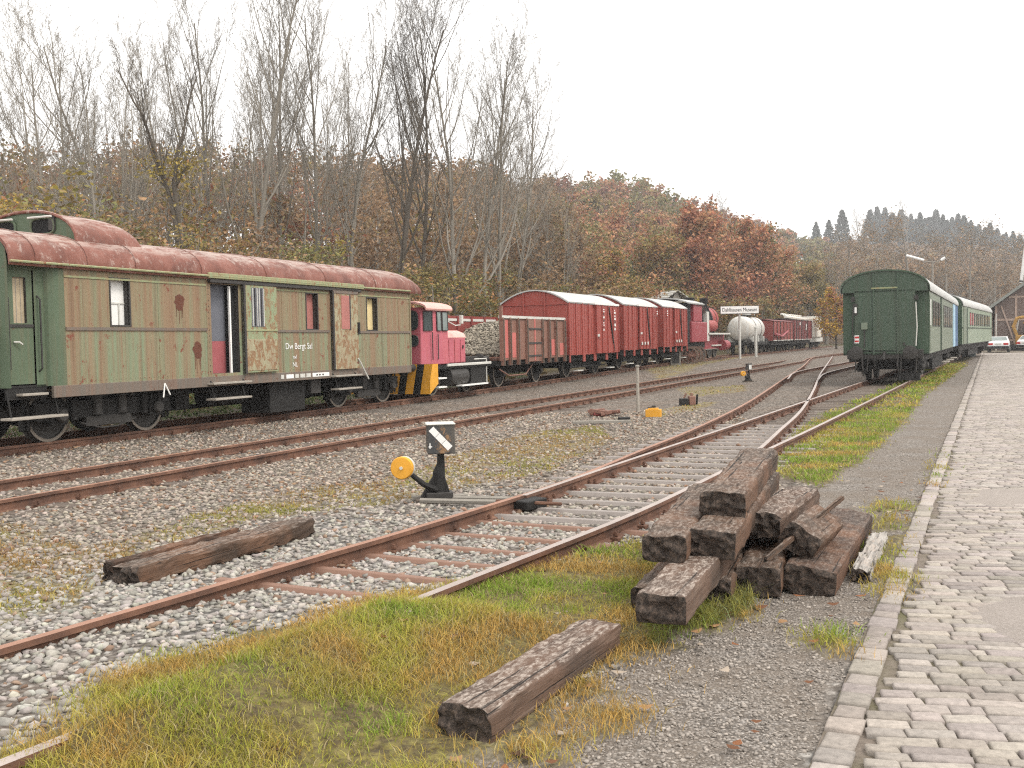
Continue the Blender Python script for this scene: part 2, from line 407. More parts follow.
def make_ground():
    ss = np.concatenate([np.linspace(-12, 2, 15)[:-1], np.arange(2, 26, .11), 26+np.cumsum(.11*1.035**np.arange(1, 178))])
    ss = ss[ss < 1300]; ss = np.append(ss, [1500])
    nn = np.concatenate([[-800, -400, -200, -120, -80, -60, -48], np.arange(-40, -16, .8), np.arange(-16, 3.0, .11), np.arange(3, 12, .7), [14, 18, 25, 40, 80, 200, 500, 900]])
    S, N = np.meshgrid(ss, nn, indexing='ij')
    X = S*US[0]+N*UN[0]; Y = S*US[1]+N*UN[1]
    g, d, p = zones(X, Y)
    rd = sstep(-.7, -.45, N+S*.007)  # road side: sink under the setts
    Z = gh(X, Y)+g*.035*sstep(30, 8, Y)-np.where(N > -.25, .03, 0)
    ni, nj = S.shape
    idx = np.arange(ni*nj).reshape(ni, nj)
    q = np.stack([idx[:-1, :-1], idx[:-1, 1:], idx[1:, 1:], idx[1:, :-1]], -1).reshape(-1, 4)
    v = np.stack([X, Y, Z], -1).reshape(-1, 3)
    pale = (sstep(-7.4, -6.2, N)*.75+.15)*sstep(15, 7, S)
    # dark oily strip between the rails of the coach track, brown leaf litter beyond it
    t = NT('ballast_ground'); vv = t.co(); z = t.attr('Col'); sx = t.sepz(z)
    zp = t.attr('pale', 'Fac'); zl = t.attr('litter', 'Fac')
    vo = t.n('ShaderNodeTexVoronoi'); t.set(vo.inputs['Vector'], vv); vo.inputs['Scale'].default_value = 17
    vo2 = t.n('ShaderNodeTexVoronoi'); t.set(vo2.inputs['Vector'], vv); vo2.inputs['Scale'].default_value = 55
    st = t.sepz(vo.outputs['Color'])[0]
    stone = t.ramp(st, [(0, (.10, .084, .070)), (.35, (.20, .167, .135)), (.7, (.285, .24, .198)), (1, (.39, .345, .30))])
    stone = t.mix(zp, stone, t.ramp(st, [(0, (.12, .11, .098)), (.4, (.23, .215, .195)), (1, (.42, .40, .37))]))
    gap = t.ramp(vo.outputs['Distance'], [(.30, 1), (.62, .36)])
    bal = t.mix(1., stone, gap, 'MULTIPLY')
    bal = t.mix(t.ramp(t.noise(vv, .7, 4), [(.42, 0), (.7, .5)]), bal, (.15, .105, .075))
    fine = t.ramp(t.sepz(vo2.outputs['Color'])[0], [(0, (.13, .112, .095)), (.5, (.235, .205, .178)), (1, (.40, .365, .33))])
    fine = t.mix(1., fine, t.ramp(vo2.outputs['Distance'], [(.3, 1), (.65, .55)]), 'MULTIPLY')
    fine = t.mix(t.ramp(t.noise(vv, 1.6, 7, .7), [(.38, 0), (.62, .8)]), fine, (.155, .125, .098))
    c = t.mix(sx[2], bal, fine)
    dryc = t.ramp(t.noise(vv, 9, 7, .75), [(.3, (.10, .075, .035)), (.48, (.21, .165, .065)), (.6, (.26, .22, .08)), (.75, (.22, .12, .055))])
    c = t.mix(t.math('MULTIPLY', sx[1], .85), c, dryc)
    gr = t.ramp(t.noise(vv, 14, 8, .78), [(.32, (.045, .034, .022)), (.46, (.095, .072, .032)), (.6, (.17, .145, .045)), (.78, (.28, .18, .07))])
    c = t.mix(sx[0], c, gr)
    lit = t.ramp(t.noise(vv, 3, 7, .7), [(.35, (.045, .04, .02)), (.5, (.10, .075, .035)), (.65, (.085, .085, .03))])
    c = t.mix(zl, c, lit)
    h = t.mix(sx[2], t.math('MULTIPLY', vo.outputs['Distance'], -1.), t.math('MULTIPLY', vo2.outputs['Distance'], -.35))
    t.bump(h, .9, .05); M['ground'] = t.out(c, .95)
    o = npmesh('ground', v, q, ['ground'], np.stack([g, d, p], -1).reshape(-1, 3), smooth=True)
    for nm, arr in (('pale', pale), ('litter', sstep(-19.2, -20.2, N))):
        at_ = o.data.attributes.new(nm, 'FLOAT', 'POINT'); at_.data.foreach_set('value', arr.astype(np.float32).ravel())
    tag(o, kind='structure')
make_ground()

# ------------------------------------------------------------------ road of setts
RH = R_(24.8); RO = np.array([1.21, 4.25]); RU = np.array([math.sin(RH), math.cos(RH)]); RN = np.array([math.cos(RH), -math.sin(RH)])
PATCHES = [[(3.0,6.6),(3.5,6.9),(4.4,6.4),(3.9,5.8),(2.95,5.75),(2.85,6.15)], [(4.8,10.75),(5.3,11.6),(6.6,11.4),(6.9,10.2),(5.4,10.5)],
           [(10.8,22.6),(12.5,24.2),(16,22.5),(13,20.0)], [(7.6,15.3),(8.3,16.5),(10.5,15.5),(9.3,14.2)]]
def make_road():
    V = []; Fq = []; C = []; k = 0
    def sett(cx, cy, ux, uy, L, W, z):
        nonlocal k
        vx, vy = -uy, ux
        jit = lambda s: (rng.random()-.5)*s
        c = np.array((.285, .250, .220))*(.78+.44*rng.random())*np.array((1, 1+jit(.05), 1+jit(.08)))
        tl = jit(.012); ch = .008+.006*rng.random()
        pts = []
        for (a, b) in ((-1, -1), (1, -1), (1, 1), (-1, 1)):
            pts.append((a*L/2+jit(.012), b*W/2+jit(.007), z+tl*a*.4+jit(.004)))
        ring0 = [(p[0], p[1], 0.0) for p in pts]; ring1 = [(p[0], p[1], p[2]-ch*.55) for p in pts]
        ring2 = [(p[0]-math.copysign(ch, p[0]), p[1]-math.copysign(ch, p[1]), p[2]) for p in pts]
        for r in (ring0, ring1, ring2):
            for a, b, zz in r: V.append((cx+ux*a+vx*b, cy+uy*a+vy*b, zz)); C.append(c)
        for j in range(4):
            j2 = (j+1) % 4
            Fq.append((k+j, k+j2, k+4+j2, k+4+j)); Fq.append((k+4+j, k+4+j2, k+8+j2, k+8+j))
        Fq.append((k+8, k+9, k+10, k+11)); k += 12
    # border course
    t = -3.0
    while t < 95:
        L = rng.uniform(.15, .27); c = RO+RU*(t+L/2)+RN*.085
        sett(c[0], c[1], RU[0], RU[1], L-.015, .145+rng.uniform(-.02, .02), .035+rng.uniform(-.006, .008)); t += L
    rd = np.array((.983, -.18)); rd /= np.linalg.norm(rd); rp = np.array((-rd[1], rd[0]))
    # rows: start at the border line and run to the right
    t = -4.5; i = 0
    while t < 92:
        W = rng.uniform(.080, .120) if t < 30 else .12
        st = RO+RU*t+RN*.195; d = rng.uniform(-.05, .06); far = 1.0 if t < 22 else 1.35
        end = 9.0 if t < 30 else 10
        while d < end:
            L = rng.uniform(.14, .29)*far
            if rng.random() < .12: L *= .55
            c = st+rd*(d+L/2)
            u = c[0]/max(c[1], .5)
            if u < 1.0 and not any(inpoly(np.array([c[0]]), np.array([c[1]]), q)[0] for q in PATCHES):
                wv = .012*math.sin(c[0]*2.3+t)+.02*(vnoise(c[0]*.6, c[1]*.6, 5)-.5)
                sett(c[0], c[1]+wv, rd[0], rd[1], L-.007-rng.random()*(.008 if rng.random() < .88 else .04), W-.008-rng.random()*.005, .036+.016*(float(vnoise(c[0]*.5, c[1]*.5, 9))-.5)+rng.uniform(-.003, .003))
            d += L
        t += W*1.02; i += 1
    o = npmesh('road', np.array(V), np.array(Fq), ['sett'], np.array(C)); tag(o, kind='structure')
    t = NT('road_joint_sand'); v = t.co()
    c = t.mix(t.ramp(t.noise(v, 1.1, 5), [(.45, 0), (.65, .8)]), t.ramp(t.noise(v, 30, 5), [(.3, (.105, .085, .068)), (.7, (.19, .157, .128))]), (.10, .095, .042))
    t.bump(t.noise(v, 80, 4), .6, .01); M['joint'] = t.out(c, .95)
    b = MB(); a0 = RO-RU*8; a1 = RO+RU*140
    b.quad((*a0, .014), (*(a0+RN*22), .014), (*(a1+RN*30), .014), (*(a1), .014), 'joint')
    tag(b.build('road_bed'), kind='structure')
    t = NT('mortar_patch'); v = t.co()
    c = t.mix(t.noise(v, 2.5, 7, .7), (.20, .172, .15), (.29, .252, .222)); c = t.mix(t.ramp(t.noise(v, 55, 6, .8), [(.42, 0), (.6, .6)]), c, (.36, .32, .29)); t.bump(t.noise(v, 70, 6, .8), .8, .012); M['patch'] = t.out(c, .9)
    b = MB()
    for q in PATCHES:
        cx, cy = np.mean(q, 0); rim = []
        for i in range(len(q)):
            p0, p1 = np.array(q[i]), np.array(q[(i+1) % len(q)])
            for j in range(6):
                p = p0+(p1-p0)*j/6; w = 1+.16*(rng.random()-.5); rim.append((cx+(p[0]-cx)*w*1.06, cy+(p[1]-cy)*w*1.06))
        m = len(rim); vs = [(cx, cy, .044)]+[(cx+(x-cx)*.8, cy+(y-cy)*.8, .043) for x, y in rim]+[(cx+(x-cx)*1.16, cy+(y-cy)*1.16, .018) for x, y in rim]
        b.add(vs, [(0, 1+j, 1+(j+1) % m) for j in range(m)]+[(1+j, 1+m+j, 1+m+(j+1) % m, 1+(j+1) % m) for j in range(m)], 'patch')
    tag(b.build('road_patch'), kind='structure')
make_road()

# ------------------------------------------------------------------ tracks
def curve(pts, step=.6):
    """Catmull-Rom through 2-D points, resampled"""
    p = [np.array(q, float) for q in pts]; p = [2*p[0]-p[1]]+p+[2*p[-1]-p[-2]]; out = []
    for i in range(1, len(p)-2):
        L = np.linalg.norm(p[i+1]-p[i]); k = max(2, int(L/step))
        for j in range(k):
            t = j/k; a, b, c, d = p[i-1], p[i], p[i+1], p[i+2]
            out.append(.5*((2*b)+(c-a)*t+(2*a-5*b+4*c-d)*t*t+(-a+3*b-3*c+d)*t**3))
    out.append(p[-2]); return np.array(out)
def line(o, h, a, b, off=0, step=.6):
    d = np.array((math.sin(h), math.cos(h))); r = np.array((math.cos(h), -math.sin(h)))
    n = int((b-a)/step)+1
    return np.array([np.array(o)+d*t+r*off for t in np.linspace(a, b, n)])
RAILP = [(-.034, 0), (.034, 0), (.036, -.036), (.011, -.046), (.011, -.118), (.062, -.138), (.062, -.15), (-.062, -.15), (-.062, -.138), (-.011, -.118), (-.011, -.046), (-.036, -.036)]
def rail(path, ztop, parent, top='railtop', clips=True, name='rail', taper=0):
    b = MB(); n = len(path); m = len(RAILP)
    d = np.gradient(path, axis=0); d /= np.linalg.norm(d, axis=1)[:, None]; r = np.stack([d[:, 1], -d[:, 0]], -1)
    zt = [ztop(*p) if callable(ztop) else ztop for p in path]
    vs = [(p[0]+q[0]*y, p[1]+q[1]*y, z+h) for p, q, z in zip(path, r, zt) for y, h in RAILP]
    kt, ks = b.mi(top), b.mi('rail'); b.v = vs
    for i in range(n-1):
        for j in range(m):
            j2 = (j+1) % m; b.f.append((i*m+j, i*m+j2, (i+1)*m+j2, (i+1)*m+j)); b.m.append(kt if j == 0 else ks)
    b.f.append(tuple(range(m-1, -1, -1))); b.m.append(ks); b.f.append(tuple((n-1)*m+j for j in range(m))); b.m.append(ks)
    if clips:
        acc = 0
        for i in range(1, n):
            acc += np.linalg.norm(path[i]-path[i-1])
            if acc > .6 and np.linalg.norm(path[i]) < 60:
                acc = 0; p, q, e, z = path[i], r[i], d[i], zt[i]-.15
                for s in (-1, 1):
                    M4 = Matrix(((q[0]*s, e[0], 0, p[0]), (q[1]*s, e[1], 0, p[1]), (0, 0, 1, z), (0, 0, 0, 1)))
                    b.box(.040, .115, -.05, .05, .004, .035, 'rail', M4); b.tube([M4 @ Vector((.075, 0, .03)), M4 @ Vector((.075, 0, .082))], .014, 'rail', 6)
                    b.tube([M4 @ Vector((.075, 0, .048)), M4 @ Vector((.075, 0, .068))], .024, 'rail', 6)
    return b.build(name, parent, smooth=True)
def sleepers(parent, path, z, a, b_, L=2.5, w=.24, step=.62, mat='oldsl', h=.14, maxn=100, skip=None, proud=0):
    d = np.gradient(path, axis=0); d /= np.linalg.norm(d, axis=1)[:, None]
    cum = np.concatenate([[0], np.cumsum(np.linalg.norm(np.diff(path, axis=0), axis=1))]); t = a; n = 0; proto = None
    while t < min(b_, cum[-1]) and n < maxn:
        x = np.interp(t, cum, path[:, 0]); y = np.interp(t, cum, path[:, 1]); dx = np.interp(t, cum, d[:, 0]); dy = np.interp(t, cum, d[:, 1])
        if proto is None:
            mb = MB(); mb.box(-w/2, w/2, -L/2, L/2, -h, 0, mat); proto = o = mb.build('sleeper', parent, bevel=.012)
        else: o = proto.copy(); COL.objects.link(o); o.parent = parent
        o.location = (x, y, (z(x, y) if callable(z) else z)+proud+rng.uniform(-.006, .006)); o.rotation_euler = (0, 0, math.atan2(dy, dx)+rng.uniform(-.015, .015))
        t += step+rng.uniform(-.03, .03); n += 1
SL = []   # exposed steel sleepers (for keeping stones off them)
def make_tracks():
    # A: the track the goods train stands on
    za = lambda x, y: float(gh(x, y))*1.0+.15
    ta = empty('railway_track', (0, 0, 0), 0, 'rusty track under the long row of old wagons, farthest left of the tracks', 'railway track', 'railway tracks')
    for off in (-.7525, .7525): rail(line(TA_O, TA_H, -9, 125, off, .62), za, ta, 'railtop_rust')
    sleepers(ta, line(TA_O, TA_H, -4, 60), lambda x, y: float(gh(x, y)), 0, 60, proud=.004)
    # B: the empty middle track
    tb = empty('railway_track', (0, 0, 0), 0, 'empty rusty track running beside the wagon row, with no points lantern at its near end', 'railway track', 'railway tracks')
    bo = np.array((-5.75, 11.51)); bh = R_(23.7); bl = line(bo, bh, -7, 64, 0, .62)
    for off in (0, -1.505): rail(np.vstack([line(bo, bh, -7, 62, off, .62), curve([line(bo, bh, 62, 63, off)[0], (24.6+off*.87, 83-off*-.49), (38+off*.75, 108-off*-.6)], 1.5)]), .15, tb, 'railtop_rust')
    sleepers(tb, line(bo, bh, -5, 58, -.7525), 0, 0, 62, proud=.012)
    # C: the turnout track in front, running on under the green coach
    tc = empty('railway_track', (0, 0, 0), 0, 'nearest track with a turnout, running from the left front to under the dark green coach', 'railway track', 'railway tracks')
    RR = [(-4.4,.05),(-3.2,2.15),(-2.09,4.10),(-.46,6.98),(1.15,9.82),(2.58,12.76),(3.98,15.65),(5.78,19.33),(11.91,32.06),(24,57.3),(56,124)]
    rr = curve(RR)
    d = np.gradient(rr, axis=0); d /= np.linalg.norm(d, axis=1)[:, None]; lf = rr+np.stack([-d[:, 1], d[:, 0]], -1)*1.505
    stock_end = [(-.63, 9.75), (.62, 12.2), (1.89,15.35),(3.52,19.42),(6.15,26.76),(10.55,40.2),(16.3,57.8),(21.4,74.2),(24.4,83.2)]
    zc = lambda x, y: .15
    k = int(np.argmin(np.abs(lf[:, 1]-9.3)))
    k2 = int(np.argmin(np.abs(lf[:, 1]-11.2)))
    rail(np.vstack([lf[:k], curve(stock_end)]), zc, tc, 'railtop_rust')
    rail(lf[k2:], .151, tc, 'railtop', name='switch_blade')
    rail(rr, zc, tc)
    dr = curve([(3.05, 13.9), (3.60,15.15),(4.72,18.25),(6.49,23.2),(9.20,31.56),(13.2,44.3),(17.75,58.34),(22.83,74.0),(25.9,83.5)])
    rail(dr, .151, tc, 'railtop', name='switch_blade')
    cl = (rr+lf)/2; cum = np.concatenate([[0], np.cumsum(np.linalg.norm(np.diff(cl, axis=0), axis=1))])
    # sleepers: rusty and half buried in front, shining steel troughs in the turnout, old timber further on
    def steel(t0, t1, L0, L1, mat, w, step, proud):
        t = t0
        while t < t1:
            x = np.interp(t, cum, cl[:, 0]); y = np.interp(t, cum, cl[:, 1]); a = math.atan2(np.interp(t+.1, cum, cl[:, 1])-y, np.interp(t+.1, cum, cl[:, 0])-x)
            L = L0+(L1-L0)*(t-t0)/(t1-t0); mb = MB()
            off = (L-2.5)*.5; y0, y1 = -1.2, 1.2+off*1.3
            mb.add([(-w/2, y0, 0), (-w*.3, y0, proud), (w*.3, y0, proud), (w/2, y0, 0), (-w/2, y1, 0), (-w*.3, y1, proud), (w*.3, y1, proud), (w/2, y1, 0), (-w/2-.03, y0, -.06), (w/2+.03, y0, -.06), (-w/2-.03, y1, -.06), (w/2+.03, y1, -.06)],
                   [(0, 1, 5, 4), (1, 2, 6, 5), (2, 3, 7, 6), (0, 4, 10, 8), (3, 9, 11, 7), (0, 8, 9, 3), (0, 3, 2, 1), (4, 7, 11, 10), (4, 5, 6, 7)], mat)
            o = mb.build('sleeper', tc, bevel=.004); o.location = (x, y, float(gh(x, y))+.005); o.rotation_euler = (0, 0, a+.045)
            SL.append((x, y, a)); t += step+rng.uniform(-.02, .02)
    i0 = np.interp(7.2, cl[:, 1], cum); i1 = np.interp(10.15, cl[:, 1], cum); i2 = np.interp(20.5, cl[:, 1], cum)
    steel(i0, i1, 2.45, 2.45, 'rustsl', .11, .62, .026)
    steel(i1+.1, i2, 2.6, 3.6, 'steelsl', .125, .60, .034)
    sleepers(tc, cl, 0, i2+.3, i2+22, L=2.7, mat='oldsl', proud=.012)
    # tie bar and drive box beside the blade
    b = MB(); 
    q = np.array((-.18, 11.05)); 
    for s in (-.11, .13):
        p0 = np.array((-1.05, 11.62+s)); p1 = np.array((.15, 11.25+s)); b.tube([(*p0, .05), (*p1, .06)], .03, 'post', 6)
    b.build('drive_rod', tc)
    b = MB(); b.box(-.16, .2, -.09, .11, .02, .12, 'under', Matrix.Translation((.16, 10.98, 0)) @ Matrix.Rotation(.9, 4, 'Z')); b.tube([(-.2, 11.1, .09), (.5, 10.8, .09)], .022, 'rail', 6)
    b.build('switch_lock', tc, bevel=.01)
    # D: siding leaving the diverging track to the right, past the coach's left side
    td = empty('railway_track', (0, 0, 0), 0, 'short connecting track that branches off just left of the dark green coach', 'railway track', 'railway tracks')
    l = curve([(10.75, 40.3), (13.15, 47.87), (16.55, 55.4), (20.5, 63.5), (33, 90)]); r = curve([(11.5, 38.9), (13.95, 45.9), (17.95, 54.7), (21.85, 62.9), (34.4, 89.4)])
    rail(l, .152, td); rail(r, .152, td)
    sleepers(td, (curve([(12.5, 43), (15.5, 51), (20.9, 62.5), (33.7, 89.7)])), 0, 2, 40, proud=.012, maxn=60)
make_tracks()

# ------------------------------------------------------------------ ballast stones, grass, leaves (stuff)
def ico():
    g = (1+5**.5)/2
    v = np.array([(-1,g,0),(1,g,0),(-1,-g,0),(1,-g,0),(0,-1,g),(0,1,g),(0,-1,-g),(0,1,-g),(g,0,-1),(g,0,1),(-g,0,-1),(-g,0,1)], float); v /= np.linalg.norm(v[0])
    f = np.array([(0,11,5),(0,5,1),(0,1,7),(0,7,10),(0,10,11),(1,5,9),(5,11,4),(11,10,2),(10,7,6),(7,1,8),(3,9,4),(3,4,2),(3,2,6),(3,6,8),(3,8,9),(4,9,5),(2,4,11),(6,2,10),(8,6,7),(9,8,1)])
    return v, f
def scatter_stones(name, X, Y, Z, R, col, flat=.62):
    v0, f0 = ico(); n = len(X)
    tm = []
    for _ in range(24):
        q = v0*(1+.45*(nr.random((12, 1))-.5))*1.25
        for _k in range(10):
            m = nr.normal(size=3); m /= np.linalg.norm(m); d = .46+.30*nr.random(); q = q-np.maximum(0, q@m-d)[:, None]*m
        tm.append(q*np.array((1+.5*(nr.random()-.5), 1+.5*(nr.random()-.5), 1)))
    T = np.array(tm)[nr.integers(0, 24, n)]                     # n,12,3
    T = T*np.array((1, 1, 1))*(np.stack([np.ones(n), .65+.35*nr.random(n), flat+.3*(nr.random(n)-.5)], -1))[:, None, :]
    a = nr.random(n)*2*PI; tl = (nr.random(n)-.5)*1.1
    c, s = np.cos(tl)[:, None], np.sin(tl)[:, None]
    y, z = T[..., 1]*c-T[..., 2]*s, T[..., 1]*s+T[..., 2]*c
    c, s = np.cos(a)[:, None], np.sin(a)[:, None]
    x, y = T[..., 0]*c-y*s, T[..., 0]*s+y*c
    V = np.stack([x, y, z], -1)*R[:, None, None]+np.stack([X, Y, Z], -1)[:, None, :]
    Fc = f0[None]+(np.arange(n)*12)[:, None, None]
    return npmesh(name, V.reshape(-1, 3), Fc.reshape(-1, 3), ['stone'], np.repeat(col, 12, 0))
def inview(X, Y, m=.03):
    u = X/np.maximum(Y, .1); return (Y > 2.2) & (u > -.535-m) & (u < .535+m) & ((Y > 3.6) | True)
def make_stones():
    Xs = []; Ys = []; Rs = []
    for (y0, y1, dens, r0, r1) in ((2.6, 6.5, 430, .020, .052), (6.5, 10, 380, .022, .050), (10, 16, 230, .024, .05), (16, 26, 110, .028, .054)):
        x0, x1 = -.56*y1, .2*y1; A = (x1-x0)*(y1-y0); n = int(A*dens)
        X = x0+(x1-x0)*nr.random(n); Y = y0+(y1-y0)*nr.random(n)
        R = (r0+(r1-r0)*nr.random(n)**1.6)*.9
        Xs.append(X); Ys.append(Y); Rs.append(R)
    X, Y, R = map(np.concatenate, (Xs, Ys, Rs)); k = inview(X, Y); X, Y, R = X[k], Y[k], R[k]
    g, d, p = zones(X, Y)
    n = X*UN[0]+Y*UN[1]
    keep = (g < .3) & (p < .5) & (n < -1.2) & (nr.random(len(X)) > .62*d)
    # keep the exposed steel sleepers and middle of the rails clear
    for (sx, sy, a) in SL:
        dx, dy = X-sx, Y-sy; al = dx*math.cos(a)+dy*math.sin(a); ac = -dx*math.sin(a)+dy*math.cos(a)
        lim = .125 if sy > 9.9 else .07
        keep &= ~((np.abs(al) < lim) & (ac > -.85) & (ac < 1.6) & ((nr.random(len(X)) > .10) if sy > 9.9 else (nr.random(len(X)) > .45)))
    X, Y, R = X[keep], Y[keep], R[keep]
    n = X*UN[0]+Y*UN[1]; s = X*US[0]+Y*US[1]
    pale = np.clip(sstep(-7.3, -6.2, n)+.12, 0, 1)*sstep(14, 6.5, s)*.9
    val = nr.random(len(X)); base = np.array((.29, .245, .20))[None]*(.5+.8*val[:, None]**1.2)
    pl = np.array((.345, .32, .285))[None]*(.62+.52*val[:, None])
    col = base*(1-pale[:, None])+pl*pale[:, None]; col *= 1+.08*(nr.random((len(X), 3))-.5)
    br = nr.random(len(X)) < .05+.10*(1-pale); col[br] *= np.array((.78, .58, .46))
    tag(scatter_stones('ballast_stones', X, Y, gh(X, Y)+R*.15, R, col), kind='stuff')
    # fine gravel of the footpath
    A = []
    for (y0, y1, dens) in ((3.4, 6.5, 1700), (6.5, 10, 700), (10, 17, 130)):
        x0, x1 = -.3, .45*y1; m = int((x1-x0)*(y1-y0)*dens); A.append(np.stack([x0+(x1-x0)*nr.random(m), y0+(y1-y0)*nr.random(m)], -1))
    A = np.concatenate(A); X, Y = A[:, 0], A[:, 1]; g, d, p = zones(X, Y)
    k = inview(X, Y) & (p > .5); X, Y = X[k], Y[k]; R = .005+.012*nr.random(len(X))**2.2
    col = np.array((.28, .247, .215))[None]*(.6+.65*nr.random((len(X), 1))); 
    tag(scatter_stones('path_gravel', X, Y, gh(X, Y)+R*.2, R, col), kind='stuff')
make_stones()
def blades(name, X, Y, Z, L, W, col, lean=.6):
    n = len(X); a = nr.random(n)*2*PI; ln = lean*(.3+nr.random(n)); az = nr.random(n)*2*PI
    dx, dy = np.cos(a)*W/2, np.sin(a)*W/2; ex, ey = np.cos(az)*ln*L, np.sin(az)*ln*L
    def row(t, w, k): 
        cx = X+ex*t**2; cy = Y+ey*t**2; cz = Z+L*t*(1-.25*ln*t)
        return np.stack([cx-dx*w, cy-dy*w, cz], -1), np.stack([cx+dx*w, cy+dy*w, cz], -1)
    a0, b0 = row(0, 1, 0); a1, b1 = row(.55, .8, 0); a2, b2 = row(1., .12, 0)
    V = np.stack([a0, b0, a1, b1, a2, b2], 1).reshape(-1, 3); i = (np.arange(n)*6)[:, None]
    Fq = np.concatenate([i+np.array([[0, 1, 3, 2]]), i+np.array([[2, 3, 5, 4]])])
    c = np.repeat(col, 6, 0).reshape(n, 6, 3)
    return npmesh(name, V, Fq, ['blade'], c.reshape(-1, 3))
def make_grass():
    A = []
    for (y0, y1, dens, wm) in ((2.6, 5.6, 12500, .85), (5.6, 8, 8000, 1.0), (8, 13, 1500, 1.8), (13, 24, 900, 2.4), (24, 60, 160, 6)):
        x0, x1 = -.56*y1, .47*y1; m = int((x1-x0)*(y1-y0)*dens)
        X = x0+(x1-x0)*nr.random(m); Y = y0+(y1-y0)*nr.random(m); k = inview(X, Y); X, Y = X[k], Y[k]
        nlim = X*UN[0]+Y*UN[1]; k = (nlim > -6.5); X, Y = X[k], Y[k]
        g, d, p = zones(X+nr.normal(size=len(X))*.07, Y+nr.normal(size=len(X))*.10); cl = fbm(X*2.6, Y*2.6, 77)
        keep = (nr.random(len(X)) < g*np.clip((cl-.24)*3.2, .20, 1)) & ~((np.abs(X+.35-(Y-4.4)*.1) < .30) & (np.abs(Y-4.38) < .16) & (nr.random(len(X)) > .12))
        A.append(np.stack([X[keep], Y[keep], np.full(keep.sum(), wm), cl[keep]], -1))
    A = np.concatenate(A); X, Y, wm, cl = A.T; n = len(X)
    green = np.clip((fbm(X*1.5+3, Y*1.5, 41)-.44)*3.2+.45*(nr.random(n)-.5)+.44*sstep(5.5, 6.6, Y)-.22+.34*sstep(2.2, 3.6, X)+.35*sstep(.62, .72, fbm(X*.8+5, Y*.8, 44)), 0, 1)
    c_dry = np.array((.46, .295, .088))[None]*(.6+.7*nr.random((n, 1))); c_yel = np.array((.40, .365, .072))[None]*(.65+.6*nr.random((n, 1))); c_gr = np.array((.215, .30, .042))[None]*(.6+.75*nr.random((n, 1)))
    g = green[:, None]; col = np.where(g < .5, c_dry*(1-2*g)+c_yel*2*g, c_yel*(2-2*g)+c_gr*(2*g-1))
    rd = nr.random(n) < .16; col[rd] = np.array((.40, .33, .17))*(.7+.5*nr.random((rd.sum(), 1)))
    L = (.017+.046*nr.random(n)**1.4)*(.6+1.0*cl)*np.where(Y > 24, 1.5, 1.15)
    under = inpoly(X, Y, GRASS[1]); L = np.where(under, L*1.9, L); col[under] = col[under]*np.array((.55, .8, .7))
    W = (.0035+.003*nr.random(n))*wm
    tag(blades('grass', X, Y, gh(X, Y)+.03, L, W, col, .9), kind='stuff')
    # sparse dry moss and weed on the strip left of the turnout
    A = []
    for (y0, y1, dens, wm) in ((6, 12, 1300, 2.0), (12, 24, 600, 3.), (24, 75, 45, 8)):
        x0, x1 = -.56*y1, .32*y1; m = int((x1-x0)*(y1-y0)*dens); X = x0+(x1-x0)*nr.random(m); Y = y0+(y1-y0)*nr.random(m)
        k = inview(X, Y); X, Y = X[k], Y[k]; g, d, p = zones(X, Y); keep = nr.random(len(X)) < d*np.clip((fbm(X*3, Y*3, 61)-.24)*3, 0, 1); A.append(np.stack([X[keep], Y[keep], np.full(keep.sum(), wm)], -1))
    A = np.concatenate(A); X, Y, wm = A.T; n = len(X); t = fbm(X*.9, Y*.9, 63)[:, None]+.25*(nr.random((n, 1))-.5)
    col = np.where(t < .46, np.array((.32, .20, .075)), np.where(t < .6, np.array((.36, .29, .09)), np.array((.23, .23, .05))))*(.6+.7*nr.random((n, 1)))
    tag(blades('dry_weeds', X, Y, gh(X, Y), .018+.04*nr.random(n), .005*wm, col, 1.1), kind='stuff')
    # fallen leaves
    m = 700; X = -2+7*nr.random(m); Y = 3.4+14*nr.random(m)**1.6; k = inview(X, Y) & (X*UN[0]+Y*UN[1] < -.75) & (X*UN[0]+Y*UN[1] > -3.2); X, Y = X[k], Y[k]; n = len(X)
    s = .018+.028*nr.random(n); a = nr.random(n)*2*PI; V = []
    for (p, q, h) in ((-1, 0, .25), (-.2, -.7, 0), (.5, -.5, .1), (1.1, 0, .35), (.5, .5, .05), (-.2, .7, .2)):
        V.append(np.stack([X+s*(p*np.cos(a)-q*np.sin(a)), Y+s*(p*np.sin(a)+q*np.cos(a)), gh(X, Y)+.035+s*h*(nr.random(n)+.3)], -1))
    V = np.stack(V, 1).reshape(-1, 3); i = (np.arange(n)*6)[:, None]
    col = np.array([(.24, .10, .045), (.16, .075, .04), (.34, .20, .10), (.40, .33, .26), (.10, .055, .035)])[nr.integers(0, 5, n)]
    tag(npmesh('fallen_leaves', V, np.concatenate([i+np.array([[0, 1, 2, 3]]), i+np.array([[0, 3, 4, 5]])]), ['leaf'], np.repeat(col, 6, 0)), kind='stuff')
make_grass()

